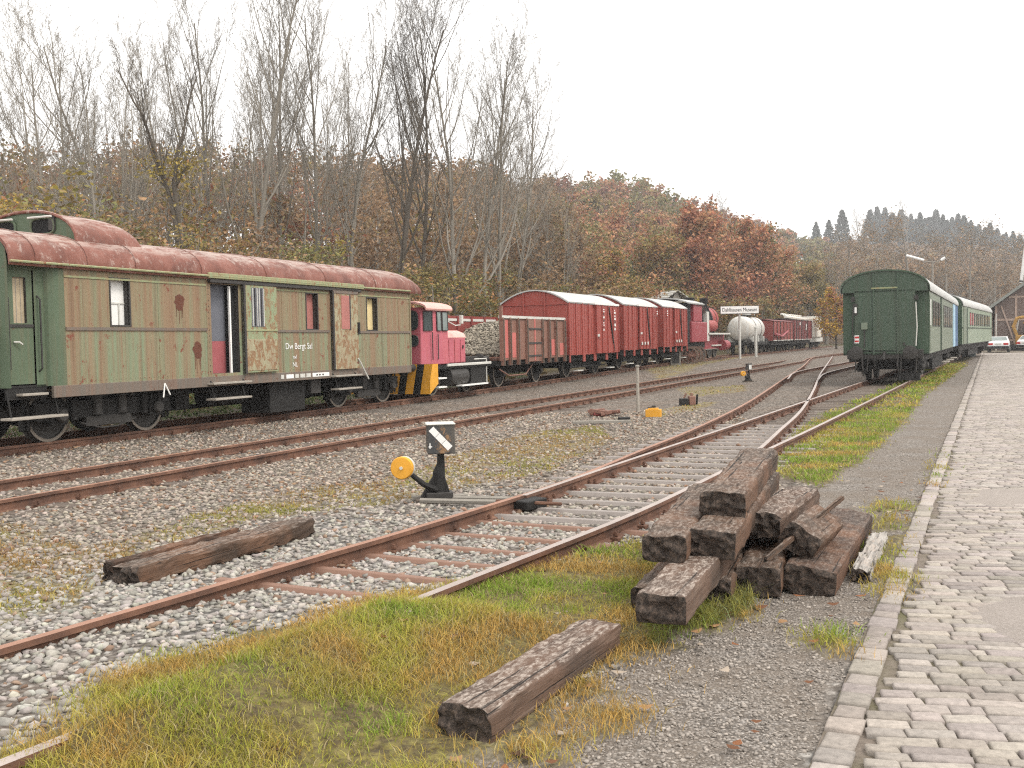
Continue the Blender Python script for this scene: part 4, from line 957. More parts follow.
def make_shunter():
    x0 = 14.0; p = veh('shunting_locomotive', x0, 2, 'small faded pink diesel shunter with black and yellow buffer beam behind the green coach', 'locomotive')
    b = MB(); 
    b.add([(0.05, -1.12, .95), (.60, -1.30, .95), (1.5, -1.30, .95), (1.5, 1.30, .95), (.60, 1.30, .95), (.05, 1.12, .95), (0.08, -1.12, 2.62), (.60, -1.28, 2.62), (1.45, -1.28, 2.62), (1.45, 1.28, 2.62), (.60, 1.28, 2.62), (.08, 1.12, 2.62)],
          [(0, 1, 7, 6), (1, 2, 8, 7), (2, 3, 9, 8), (3, 4, 10, 9), (4, 5, 11, 10), (5, 0, 6, 11), (0, 5, 4, 3, 2, 1)], 'pink'); b.build('cab', p, bevel=.03, seg=2)
    roof(p, -.05, 1.62, 1.38, 2.58, 2.84, 'pinktop', 2.4, 12, .05, name='cab_roof')
    def pane(pts, nm='window', fr=True, mat='glass'):
        c = sum((Vector(q) for q in pts), Vector())/len(pts); n = (Vector(pts[1])-Vector(pts[0])).cross(Vector(pts[2])-Vector(pts[0])).normalized()
        if n.y > 0 or (abs(n.y) < .2 and n.x > 0): n = -n
        b = MB(); b.add([Vector(q)+n*.012 for q in pts], [tuple(range(len(pts)))], mat)
        q = [Vector(t)+n*.014 for t in pts]; b.tube(q+[q[0]], .018, 'frame_dark', 6); b.build(nm, p)
    def rr(x, y, z, hy, hz): return [(x+.0, y+math.copysign(abs(math.cos(a))**.45, math.cos(a))*hy, z+math.copysign(abs(math.sin(a))**.45, math.sin(a))*hz) for a in np.linspace(0, 2*PI, 20, endpoint=False)]
    for y in (-.62, .58): pane(rr(.06, y, 2.25, .42, .28)); pane(rr(.05, y, 1.66, .42, .16))
    k = lambda t, z: (.05+.55*t, -1.12-.18*t, z)
    pane([k(.2, 1.95), k(.8, 1.95), k(.8, 2.5), k(.2, 2.5)]); 
    pane([(.72, -1.303, 1.95), (.98, -1.303, 1.95), (.98, -1.293, 2.5), (.72, -1.293, 2.5)], mat='glassl'); pane([(1.06, -1.303, 1.95), (1.40, -1.303, 1.95), (1.40, -1.293, 2.5), (1.06, -1.293, 2.5)], mat='glassl')
    b = MB(); b.tube([k(.55, 1.05)+Vector((0, 0, 0)) if False else Vector(k(.75, 1.1))+Vector((-.03, -.05, 0)), Vector(k(.75, 1.9))+Vector((-.03, -.05, 0))], .015, 'frame_dark', 6); b.tube([(.70, -1.35, 1.1), (.70, -1.35, 1.85)], .015, 'frame_dark', 6); b.tube([(1.42, -1.26, 2.25), (1.75, -1.4, 2.1), (2.1, -1.4, 2.12), (2.12, -1.4, 2.3)], .018, 'offwhite', 6); b.box(2.06, 2.18, -1.46, -1.38, 2.16, 2.42, 'offwhite')
    b.build('grab_rail', p)
    b = MB(); b.prism([(-1.1, .95), (-1.1, 1.70), (-1.02, 1.86), (-.8, 1.95), (.8, 1.95), (1.02, 1.86), (1.1, 1.70), (1.1, .95)], 1.5, 3.05, 'pink'); b.build('bonnet', p, bevel=.04, seg=2)
    b = MB(); b.prism([(-1.11, 1.74), (-1.03, 1.875), (-.8, 1.965), (.8, 1.965), (1.03, 1.875), (1.11, 1.74), (1.0, 1.72), (-1.0, 1.72)], 1.52, 3.07, 'pinktop'); b.build('bonnet_top', p, smooth=True)
    b = MB()
    for x in (1.85, 2.25, 2.65): b.box(x, x+.02, -1.112, -1.10, 1.0, 1.68, 'primer')
    for x in (1.65, 2.8): b.box(x, x+.05, -1.13, -1.10, 1.4, 1.5, 'frame_dark')
    b.build('bonnet_door', p)
    # striped buffer beam
    b = MB(); b.box(-.02, .06, -1.42, 1.42, .12, .98, 'black')
    for y in (-1.36, -.86, -.36, .14, .64, 1.14): b.add([(-.025, y, .12), (-.025, y+.26, .12), (-.025, y+.10, .98), (-.025, y-.16, .98)], [(0, 1, 2, 3)], 'yellow')
    b.add([(-.026, -1.42, .12), (-.026, -1.20, .12), (-.026, -1.34, .98), (-.026, -1.42, .98)], [(0, 1, 2, 3)], 'yellow')
    b.add([(-.02, -1.425, .12), (.5, -1.425, .4), (.5, -1.425, .98), (-.02, -1.425, .98)], [(0, 1, 2, 3)], 'yellow'); b.box(.06, .5, -1.42, -1.36, .4, .98, 'black'); b.build('buffer_beam', p)
    b = MB(); b.box(.06, 4.6, -1.25, 1.25, .80, .93, 'under'); b.box(1.4, 4.55, -1.30, -1.22, .87, .95, 'offwhite'); b.build('footplate', p, bevel=.01)
    b = MB(); b.tube([(1.7, -1.0, .55), (2.9, -1.0, .55)], .30, 'under2', 18); b.box(3.2, 4.3, -1.2, -.5, .2, .95, 'under'); b.tube([(4.32, -1.22, .25), (4.32, -1.22, 1.05), (3.4, -1.22, 1.05)], .025, 'offwhite', 6); b.box(3.5, 4.5, -.9, .9, .95, 1.12, 'under2'); b.box(.4, 4.5, -.6, .6, .3, .8, 'under'); b.build('fuel_tank', p, bevel=.01)
    b = MB(); b.box(2.2, 4.1, -1.38, -1.16, .24, .28, 'white'); b.build('step', p); b = MB(); b.box(.62, 1.15, -1.38, -1.16, .52, .56, 'white'); b.box(.62, 1.15, -1.38, -1.16, .26, .30, 'white'); b.tube([(.66, -1.3, .28), (.66, -1.3, .9)], .016, 'under', 6); b.build('step', p)
    wheelset(p, 1.3, .42); wheelset(p, 3.7, .42); buffers(p, 0, -1, .88); buffers(p, 4.6, 1, .88)
make_shunter()

def make_open_wagon():
    L = 5.95; p = veh('open_wagon', 19.1, 3, 'rust brown open goods wagon with faded red boards between pink shunter and red vans', 'goods wagon')
    Y = 1.40; b = MB()
    b.box(0, L, -Y-.03, -Y+.03, .92, 2.36, 'rustwag'); b.box(0, L, Y-.03, Y+.03, .92, 2.52, 'redlow')
    for x in np.arange(.1, 6, 1.15): b.box(x-.06, x+.06, Y-.09, Y-.028, .92, 2.5, 'redlow')
    b.box(0, .05, -Y, Y, .92, 1.05, 'rustwag'); b.box(L-.06, L, -Y, Y, .92, 2.36, 'rustwag'); b.box(0, L, -Y, Y, .92, 1.0, 'rustwag'); b.build('body', p)
    for (x0, x1, z0, z1) in ((.08, .55, 1.0, 2.28), (.75, 1.22, 1.0, 1.85), (L-1.35, L-.95, 1.0, 1.6), (L-.45, L-.05, 1.0, 1.45)):
        b = MB(); b.box(x0, x1, -Y-.04, -Y-.028, z0, z1, 'redpatch'); b.build('side_board', p)
    b = MB()
    for x in (0.02, .62, 1.32, 2.1, 3.55, 4.25, 4.95, L-.05): b.box(x-.04, x+.04, -Y-.10, -Y-.02, .75, 2.36, 'rustwag'); b.box(x-.012, x+.012, -Y-.15, -Y-.09, .75, 2.3, 'solebar')
    b.box(-.05, .05, -Y-.08, -Y+.02, .9, 2.72, 'rustwag'); b.box(-.04, L+.04, -Y-.09, -Y+.05, 2.33, 2.42, 'offwhite'); b.box(-.04, L+.04, Y-.05, Y+.09, 2.33, 2.42, 'offwhite'); b.build('stanchion', p)
    b = MB(); b.box(2.2, 3.45, -Y-.09, -Y-.03, .82, 2.32, 'rustwag'); b.box(2.78, 2.86, -Y-.11, -Y-.08, .82, 2.34, 'redpatch'); d = b.build('door', p, bevel=.01)
    for z in (1.0, 1.45, 1.95): 
        b = MB(); b.box(2.22, 3.42, -Y-.115, -Y-.085, z, z+.06, 'under2'); b.build('hinge', d)
    b = MB(); b.box(0, L, -1.25, 1.25, .72, .92, 'under')
    b.tube([(.3, -1.2, .62), (1.1, -1.2, .38), (2.6, -1.2, .38), (3.3, -1.2, .75)], .03, 'rustwag', 6); b.box(1.6, 4.4, -.5, .5, .4, .7, 'under'); b.build('underframe', p, bevel=.01)
    wheelset(p, 1.15, .47); wheelset(p, 4.6, .47); buffers(p, 0, -1); buffers(p, L, 1)
make_open_wagon()

def make_van(x0, L, label, variant):
    p = veh('goods_van', x0, L/2, label, 'goods van', 'red goods vans in the row')
    Y = 1.40; ze, zc = 2.98, 3.50
    b = MB(); 
    for s in (-1, 1): b.box(0, L, s*Y-.02, s*Y+.02, .90, ze, 'redvan')
    for x in (0, L): endwall(b, x, Y, .90, ze, zc-.03, 'redvan')
    b.box(0, L, -Y, Y, .86, .92, 'under')
    for x in (-.025, L+.025):
        for y in (-.45, .45): b.box(x-.03, x+.03, y-.03, y+.03, .9, zc-.1, 'redvan')
        b.box(x-.012, x+.012, -Y, Y, ze-.09, ze-.05, 'redvan')
    for x in np.linspace(.05, L-.05, 9): b.box(x-.035, x+.035, -Y-.055, -Y-.015, .88, ze, 'redvan')
    for x in np.linspace(.3, L-.3, 22): b.box(x-.006, x+.006, -Y-.024, -Y-.0195, .92, ze-.03, 'black')
    for x in (.0, L*.28, L*.5, L*.75, L): b.box(max(0, x-.14), min(L, x+.14), -Y-.045, -Y-.01, .62, .95, 'redvan')
    b.build('body', p)
    roof(p, -.08, L+.08, Y+.06, ze+.01, zc, 'grey_roof', 2.0, 16, .05)
    d0, d1 = (L*.50, L*.99) if variant == 0 else (L*.40, L*.80)
    b = MB(); b.box(d0, d1, -Y-.10, -Y-.06, .92, ze-.02, 'redvan')
    for x in np.linspace(d0+.03, d1-.03, 5): b.box(x-.03, x+.03, -Y-.14, -Y-.09, .92, ze-.02, 'redvan')
    d = b.build('sliding_door', p); b = MB(); b.tube([(d0+.55*(d1-d0), -Y-.13, ze-.1), (d1-.22*(d1-d0), -Y-.13, 1.0)], .03, 'frame_dark', 6); b.build('brace', d)
    b = MB(); b.box(d0+.04, d0+.3, -Y-.16, -Y-.09, 1.62, 1.72, 'offwhite'); b.build('handle', d)
    b = MB(); b.box(d0-.2, d1+.05, -Y-.14, -Y-.02, ze-.03, ze+.06, 'white'); b.build('door_rail', p)
    b = MB()
    cols = (d0+.30*(d1-d0), d0+.80*(d1-d0)) if variant == 0 else ((L*.93,) if variant == 1 else (.45,))
    for cx in cols:
        z = 2.78; g = random.Random(int(cx*100)+variant)
        while z > (1.85 if variant == 0 else 2.45):
            h = g.uniform(.05, .16); b.box(cx-.10, cx-.10+g.uniform(.10, .24), -Y-.150, -Y-.145, z-h*.7, z, 'white' if g.random() < .7 else 'frame_dark'); z -= h+.03
    if variant: 
        for k in range(3): b.box(d0+.2+.5*k, d0+.42+.5*k, -Y-.146, -Y-.14, 1.12, 1.26, 'offwhite')
    b.build('lettering_panel', p)
    b = MB(); b.box(.1, L-.1, -1.2, 1.2, .66, .88, 'under'); b.box(L*.3, L*.7, -.9, .9, .35, .66, 'under'); b.tube([(.9, -1.1, .4), (L-.9, -1.1, .4)], .03, 'under', 6); b.build('underframe', p)
    w0, w1 = L*.22, L*.80
    wheelset(p, w0, .47); wheelset(p, w1, .47); buffers(p, 0, -1, .95); buffers(p, L, 1, .95)
    b = MB(); b.box(w0-.45, w0+.2, -Y-.05, -Y+.15, .25, .29, 'offwhite'); b.build('step', p); b = MB(); b.box(w1+.1, w1+.7, -Y-.05, -Y+.15, .25, .29, 'offwhite'); b.build('step', p)
make_van(25.62, 6.25, 'red goods van directly behind the rust brown open wagon, nearest of the red vans', 0)
make_van(32.85, 5.75, 'red goods van in the middle of the three red vans', 1)
make_van(39.75, 5.1, 'red goods van next to the red steam locomotive, farthest of the red vans', 2)

def make_steam_loco():
    p = veh('steam_locomotive', 46.2, 6, 'dismantled steam locomotive in red primer behind the loose wheels', 'locomotive')
    b = MB(); b.box(.2, 4.1, -1.35, 1.35, 1.05, 2.25, 'primer'); b.box(.9, 3.0, -1.30, 1.30, 2.25, 3.35, 'primer'); b.box(-.4, .5, -1.2, 1.2, 1.0, 3.3, 'black'); b.build('cab', p, bevel=.04)
    roof(p, -.8, 3.2, 1.42, 3.32, 3.62, 'grey_roof', 2.0, 12, .07, name='cab_roof')
    b = MB(); b.quad((3.0, -1.3, 3.45), (4.4, -1.25, 2.75), (4.4, 1.25, 2.75), (3.0, 1.3, 3.45), 'grey_roof'); b.box(3.2, 4.2, -1.1, 1.1, 2.2, 2.9, 'black'); b.box(4.3, 4.9, -1.3, -.9, 1.1, 2.9, 'offwhite'); b.build('air_pump', p)
    b = MB(); b.lathe([(.5, 0), (.78, .02), (.78, 5.6), (.7, 5.65), (.4, 5.8)], (5.0, .1, 2.55), (1, 0, 0), 'boiler', 24)
    for x in (6.2, 7.4, 8.6, 9.8): b.lathe([(.80, 0), (.80, .09)], (x, .1, 2.55), (1, 0, 0), 'under2', 24)
    b.build('boiler', p, smooth=True)
    b = MB(); b.lathe([(.32, 0), (.38, .05), (.38, 2.2), (.3, 2.3)], (5.6, -.85, 2.05), (1, 0, 0), 'boiler', 18); b.build('air_tank', p, smooth=True)
    for x, r, h, m in ((5.6, .3, .6, 'black'), (7.0, .35, .35, 'black'), (9.6, .25, .7, 'black')):
        b = MB(); b.lathe([(r, 0), (r*.9, h*.6), (r*1.1, h*.7), (r*1.1, h), (r*.7, h+.03)], (x, .1, 3.2), (0, 0, 1), m, 16); b.build('dome' if x < 9 else 'chimney', p, smooth=True)
    b = MB()
    for k in range(9): x = 4.6+k*.35; b.tube([(x, -.7-.3*(k % 3)/2, 1.6), (x+.1, -.95, 2.4), (x+.3, -.6, 3.2+.1*(k % 2))], .05, 'black' if k % 3 else 'under2', 6)
    b.build('pipework', p)
    b = MB(); b.box(4.6, 11.0, -1.35, 1.35, 1.52, 1.58, 'boiler'); b.box(4.6, 11, -1.37, -1.34, 1.5, 1.6, 'offwhite'); b.box(4.5, 11.2, -.9, .9, .6, 1.5, 'primer'); b.box(0, 4.5, -1.1, 1.1, .7, 1.05, 'under'); b.build('frame', p)
    b = MB(); b.tube([(9.4, -1.1, .8), (10.8, -1.1, .8)], .34, 'primer', 16); b.build('cylinder', p)
    for x in (.9, 2.6): wheelset(p, x, .5)
    for x in (5.6, 7.2, 8.8): wheelset(p, x, .66, box=False)
    b = MB(); b.tube([(5.6, -.85, .6), (9.0, -.85, .6)], .05, 'offwhite', 6); b.tube([(7.2, -.92, .8), (10.0, -1.1, .8)], .05, 'offwhite', 6); b.build('connecting_rod', p)
make_steam_loco()

def make_tank_wagon():
    p = veh('tank_wagon', 67.2, 3, 'dirty silver tank wagon behind the white station sign', 'tank wagon')
    b = MB(); r = .97; c = (0, 0, 1.93); prof = [(.02, .10), (.45, .13), (.8, .22), (.93, .36), (r, .55), (r, 5.9), (.93, 6.1), (.8, 6.25), (.45, 6.33), (.02, 6.35)]
    b.lathe(prof, c, (1, 0, 0), 'silver', 32); b.build('tank', p, smooth=True)
    for x in (2.0, 4.4):
        b = MB(); b.lathe([(r+.02, 0), (r+.02, .12)], (x, 0, 1.93), (1, 0, 0), 'under2', 28); b.build('strap', p)
    b = MB(); b.lathe([(.32, 0), (.32, .22), (.22, .28)], (3.1, 0, 2.95), (0, 0, 1), 'silver', 16); b.box(2.3, 3.9, -.5, .5, 2.98, 3.02, 'under'); b.tube([(2.3, -.5, 3.0), (2.3, -.5, 3.35), (3.9, -.5, 3.35), (3.9, -.5, 3.0)], .025, 'offwhite', 6); b.build('dome', p)
    b = MB(); b.box(0, 6.5, -1.1, 1.1, .68, .92, 'under')
    for x in (.9, 3.2, 5.6): b.box(x-.15, x+.15, -.95, .95, .9, 1.35, 'offwhite')
    b.tube([(.6, -1.15, .9), (1.4, -1.0, 1.6)], .05, 'offwhite', 6); b.build('underframe', p); wheelset(p, 1.3, .47); wheelset(p, 5.1, .47); buffers(p, 0, -1); buffers(p, 6.5, 1)
make_tank_wagon()
def make_far_wagons():
    p = veh('box_wagon', 74.6, 6, 'low red brown wagon just behind the silver tank wagon', 'goods wagon', 'far brown wagons'); Y = 1.4
    b = MB(); b.box(0, 11.2, -Y, Y, .95, 2.62, 'redlow')
    for x in np.linspace(.1, 11.1, 7): b.box(x-.05, x+.05, -Y-.05, -Y, .9, 2.62, 'under2')
    b.build('body', p); roof(p, -.05, 11.25, Y+.04, 2.6, 2.80, 'brownwag', 2.0, 10, .04); b = MB(); b.box(0, 11.2, -1.2, 1.2, .6, .95, 'under'); b.box(0, 11.2, -Y-.03, -Y+.02, .93, 1.0, 'offwhite'); b.tube([(.3, -Y-.1, 1.5), (3, -Y-.25, 1.3), (7, -Y-.15, 1.75)], .10, 'primer', 6); b.build('underframe', p)
    for x in (1.5, 3.3, 8, 9.8): wheelset(p, x, .47)
    p = veh('box_wagon', 86.6, 6, 'darker brown boarded wagon with a rusty end, next to the white crane wagon', 'goods wagon', 'far brown wagons')
    b = MB(); b.box(0, 12.6, -Y, Y, .95, 2.85, 'brownwag')
    for x in np.linspace(.1, 12.5, 12): b.box(x-.05, x+.05, -Y-.06, -Y, .9, 2.85, 'under2' if int(x*3) % 2 else 'redlow')
    b.build('body', p); roof(p, -.05, 12.65, Y+.04, 2.83, 2.98, 'under2', 2.0, 10, .04)
    b = MB()
    for x, z in ((3.2, 2.35), (7.5, 1.9), (7.6, 2.2)): b.box(x, x+.6, -Y-.07, -Y-.062, z, z+.28, 'offwhite')
    b.build('label_plate', p); b = MB(); b.box(0, 12.6, -1.2, 1.2, .6, .95, 'under'); b.box(0, 12.6, -Y-.03, -Y+.02, .93, 1.0, 'offwhite'); b.build('underframe', p)
    for x in (1.5, 3.5, 9, 11): wheelset(p, x, .47)
    p = veh('crane_wagon', 101.5, 5, 'white crane wagon with rust stains at the far end of the wagon row', 'crane wagon')
    b = MB(); b.box(1, 6.5, -1.35, 1.35, 1.1, 3.2, 'whiterust'); b.box(5.2, 6.6, -1.36, 1.36, 3.2, 3.45, 'offwhite'); b.build('cab', p, bevel=.1)
    b = MB(); b.box(3.0, 3.9, -1.37, -1.34, 2.2, 3.0, 'glass'); b.build('window', p); b = MB(); b.box(5.3, 6.0, -1.37, -1.34, 2.2, 3.0, 'glass'); b.build('window', p)
    b = MB(); b.tube([(6, -.6, 2.2), (13, -.4, 2.1)], .42, 'whiterust', 10); b.tube([(13, -.4, 2.1), (13.4, -.4, 2.1)], .5, 'black', 10); b.tube([(-11, 0, 3.2), (1, 0, 3.1)], .16, 'whiterust', 6); b.tube([(-11, .4, 3.45), (3, .4, 3.45)], .10, 'offwhite', 6)
    for k in range(8): b.tube([(-11+1.5*k, 0, 3.2), (-10.2+1.5*k, .4, 3.5)], .07, 'whiterust', 6)
    b.build('boom', p); b = MB(); b.box(0, 9, -1.2, 1.2, .65, 1.1, 'offwhite'); b.build('underframe', p)
    for x in (1.5, 3.3, 6, 7.8): wheelset(p, x, .47)
    # rubble heaped in the rust brown open wagon, whose near end is open
    n = 9000; lx = .15+5.6*nr.random(n); ly = -1.3+2.6*nr.random(n); hh = np.clip(1.32*np.clip((lx+.15)/3.6, 0, 1)**.85, 0, 1.32)*(1-.12*np.abs(ly/1.3)**2); lz = hh*np.where(nr.random(n) < .75, .85+.15*nr.random(n), nr.random(n))
    x0, y0, z0 = ta(19.1, 0, 3); X = x0+lx*math.sin(TA_H)-ly*math.cos(TA_H); Y_ = y0+lx*math.cos(TA_H)+ly*math.sin(TA_H)
    col = np.array((.29, .255, .20))[None]*(.4+.85*nr.random((n, 1)))
    tag(scatter_stones('rubble_load', X, Y_, z0+1.0+lz, .03+.05*nr.random(n), col, .8), 'heap of pale broken rubble loaded in the open end of the rust brown wagon', 'rubble', kind='stuff')
make_far_wagons()

# ------------------------------------------------------------------ green coaches on the right
def make_right_coaches():
    h = R_(25.5); p = empty('passenger_coach', (12.98, 36.0, .15), PI/2-h, 'dark green coach with its blank rear end facing us beside the paved road', 'railway coach')
    W = 1.42; L = 23.6; ze, zc = 3.18, 3.90
    b = MB(); endwall(b, .30, W, .95, ze, zc-.02, 'dkgreen2', 2.2, 20)     # recessed plane of the entrance niches
    b.wall(-W, .45, L, .95, ze, [], 'sidegreen'); b.wall(W, .3, L, .95, ze, [], 'dkgreen'); endwall(b, L, W, .95, ze, zc-.02, 'dkgreen', 2.2, 20); b.box(.3, L, -W, W, .93, .97, 'under'); 
    pr = archprof(W, ze, zc-.02, 20, 2.2); b.add([(0, y, z) for y, z in pr]+[(0, W, ze-.05), (0, -W, ze-.05)], [tuple(range(len(pr)+2))], 'dkgreen')
    b.quad((0, -W, ze-.05), (.45, -W, ze-.05), (.45, W, ze-.05), (0, W, ze-.05), 'under'); b.quad((0, -W, ze-.05), (.45, -W, ze-.05), (.45, -W, ze), (0, -W, ze), 'dkgreen'); b.quad((.45, -W, .95), (.45, -1.0, .95), (.45, -1.0, ze), (.45, -W, ze), 'dkgreen2')
    b.box(0, .30, -1.0, 1.0, .95, ze, 'dkgreen')
    for y in (-.43, .36): b.box(-.016, .002, y-.035, y+.035, .95, zc-.1, 'dkgreen'); b.box(-.018, .0, y+.036, y+.048, .95, zc-.12, 'black')
    for y in np.arange(-.95, .96, .095):
        for z in (1.12, 3.02): b.box(-.010, 0, y-.011, y+.011, z, z+.022, 'sidegreen')
    for z in np.arange(1.2, 3.0, .1):
        for y in (-.96, .96, -.40, .33): b.box(-.022, 0, y-.010, y+.010, z, z+.02, 'sidegreen')
    b.box(-.035, .0, -.43, .43, 3.24, 3.29, 'coach_pale'); b.box(-.01, .002, -.98, .98, 1.0, 1.04, 'dkgreen2'); b.build('body', p)
    roof(p, -.06, L+.05, W+.07, ze, zc, 'grey_roof', 2.2, 20, .05, rim='dkgreen2')
    for y in (-1, 1):
        b = MB(); b.box(.28, .299, y*1.22-.17, y*1.22+.17, 1.0, 3.05, 'dkgreen2'); b.build('niche_door', p)
        b = MB(); b.tube([(-.05, y*1.02, 1.25), (-.06, y*1.06, 1.9), (-.04, y*1.02, 2.75)], .02, 'offwhite' if y < 0 else 'under2', 6); b.box(-.06, .02, y*1.04-.06, y*1.04+.06, 2.82, 2.98, 'under2'); b.build('grab_rail', p)
    b = MB(); b.box(-.05, 0, .90, 1.0, 2.35, 2.75, 'under2'); b.box(-.06, -.05, .915, .985, 2.42, 2.62, 'white'); b.build('lamp_bracket', p)
    b = MB(); b.box(-.12, 0, .56, .76, 1.84, 2.08, 'sidegreen'); b.tube([(-.06, .66, 1.84), (-.06, .66, 1.2)], .02, 'frame_dark', 6); b.build('socket_box', p)
    b = MB(); b.box(-.03, -.005, .84, 1.0, 1.36, 1.64, 'white'); b.box(-.034, -.029, .85, .99, 1.53, 1.60, 'red'); b.box(-.034, -.029, .85, .99, 1.40, 1.46, 'red'); b.build('tail_plate', p)
    b = MB(); b.tube([(-.03, -.9, 1.2), (-.05, -.62, 1.28)], .012, 'frame_dark', 6); b.box(-.05, 0, -.66, -.60, 1.28, 1.36, 'frame_dark'); b.build('cable', p)
    # side: door, windows, blue end
    b = MB(); b.box(.55, 1.0, -W-.025, -W-.002, 1.05, 3.0, 'sidegreen'); b.box(.62, .92, -W-.032, -W-.024, 1.95, 2.85, 'white'); b.build('door', p)
    for k, x in enumerate((2.2, 3.9, 5.6, 9.6, 11.2, 12.8, 14.4, 16.0)):
        b = MB(); b.box(x, x+1.15, -W-.02, -W-.002, 1.92, 2.85, 'frame_dark'); w = b.build('window', p); b = MB(); b.box(x+.06, x+1.09, -W-.026, -W-.019, 1.97, 2.80, 'glassl' if k > 2 else 'glass'); b.build('pane', w)
    b = MB(); b.box(7.3, 7.7, -W-.04, -W, .97, 3.1, 'dkgreen'); b.box(7.7, 17.6, -W-.012, -W-.001, .97, 1.9, 'sidegreen'); b.build('side_panel', p)
    b = MB(); b.box(18.2, 20.4, -W-.03, -W-.002, .97, 3.1, 'ltblue'); b.box(20.4, 23.6, -W-.03, -W-.002, .97, 3.1, 'blue'); b.build('end_panel', p)
    b = MB(); b.box(0, .14, -1.25, 1.25, .80, 1.12, 'under2'); b.box(.1, L, -1.2, 1.2, .7, .95, 'under'); b.box(7.5, 15, -1.1, 1.1, .2, .7, 'under')
    for y in (-1.05, -.55, .55, .95): b.tube([(-.03, y, .95), (-.05, y+.03, .35)], .025, 'under2', 6)
    b.box(-.02, .12, -1.15, -.4, .05, .3, 'under'); b.build('underframe', p, bevel=.01); buffers(p, 0, -1, 1.03, .235)
    b = MB(); b.tube([(-.05, .75, .98), (-.1, .72, .5), (-.02, .7, .2)], .03, 'under2', 8); b.tube([(-.05, -.45, .98), (-.12, -.42, .55), (-.02, -.5, .3)], .03, 'under2', 8); b.build('hose', p)
    bogie(p, 2.9, 2.5); bogie(p, L-3, 2.5)
    for x in (6, 10.5, 15): 
        b = MB(); b.lathe([(.16, 0), (.16, .12), (.22, .13), (.22, .18), (.1, .2)], (x, -.3, zc-.02), (0, 0, 1), 'offwhite', 12); b.build('roof_vent', p)
    b = MB()
    for x in (9.0, 12.5, 16.5): b.box(x, x+1.6, -W-.2, -W+.05, .42, .46, 'woodpale')
    b.build('step', p)
    # second, pale coach on the curve beyond
    h2 = R_(28.2); L = 26.; p = empty('passenger_coach', (24.25, 59.2, .2), PI/2-h2, 'pale green coach with a light grey roof beyond the dark green one', 'railway coach')
    b = MB(); W = 1.42
    for s in (-1, 1): b.wall(s*W, 0, L, .95, ze, [], 'palegreen')
    for x in (0, L): endwall(b, x, W, .95, ze, zc-.02, 'dkgreen2', 2.2, 16)
    b.box(0, L, -W, W, .9, .96, 'under'); b.box(0, L, -W-.02, -W-.002, 1.86, 1.94, 'dkgreen'); b.build('body', p)
    roof(p, -.05, L, W+.07, ze, zc, 'grey_roof', 2.2, 16, .05, nx=6, hip1=1.2)
    b = MB(); b.box(.6, 2.6, -W-.03, -W-.003, .97, 3.1, 'sidegreen'); b.box(2.6, 3.2, -W-.05, -W-.004, .97, 3.15, 'dkgreen'); b.build('door', p)
    for k in range(11):
        x = 5.0+k*1.75; b = MB(); b.box(x, x+1.0, -W-.022, -W-.003, 2.05, 2.85, 'frame_dark'); w = b.build('window', p); b = MB(); b.box(x+.08, x+.92, -W-.03, -W-.021, 2.1, 2.8, 'pinkb' if k in (0, 1) else ('glass' if k % 2 else 'glassl')); b.build('pane', w)
    b = MB(); b.box(0, L, -1.2, 1.2, .6, .95, 'under'); b.box(8, 16, -1.1, 1.1, .2, .6, 'under'); b.build('underframe', p); bogie(p, 3, 2.5); bogie(p, L-3, 2.5)
    for x in (5, 9, 13, 17, 21):
        b = MB(); b.lathe([(.16, 0), (.16, .16), (.24, .17), (.24, .25), (.1, .28)], (x, 0, zc-.02), (0, 0, 1), 'under2', 10); b.build('roof_vent', p)
make_right_coaches()

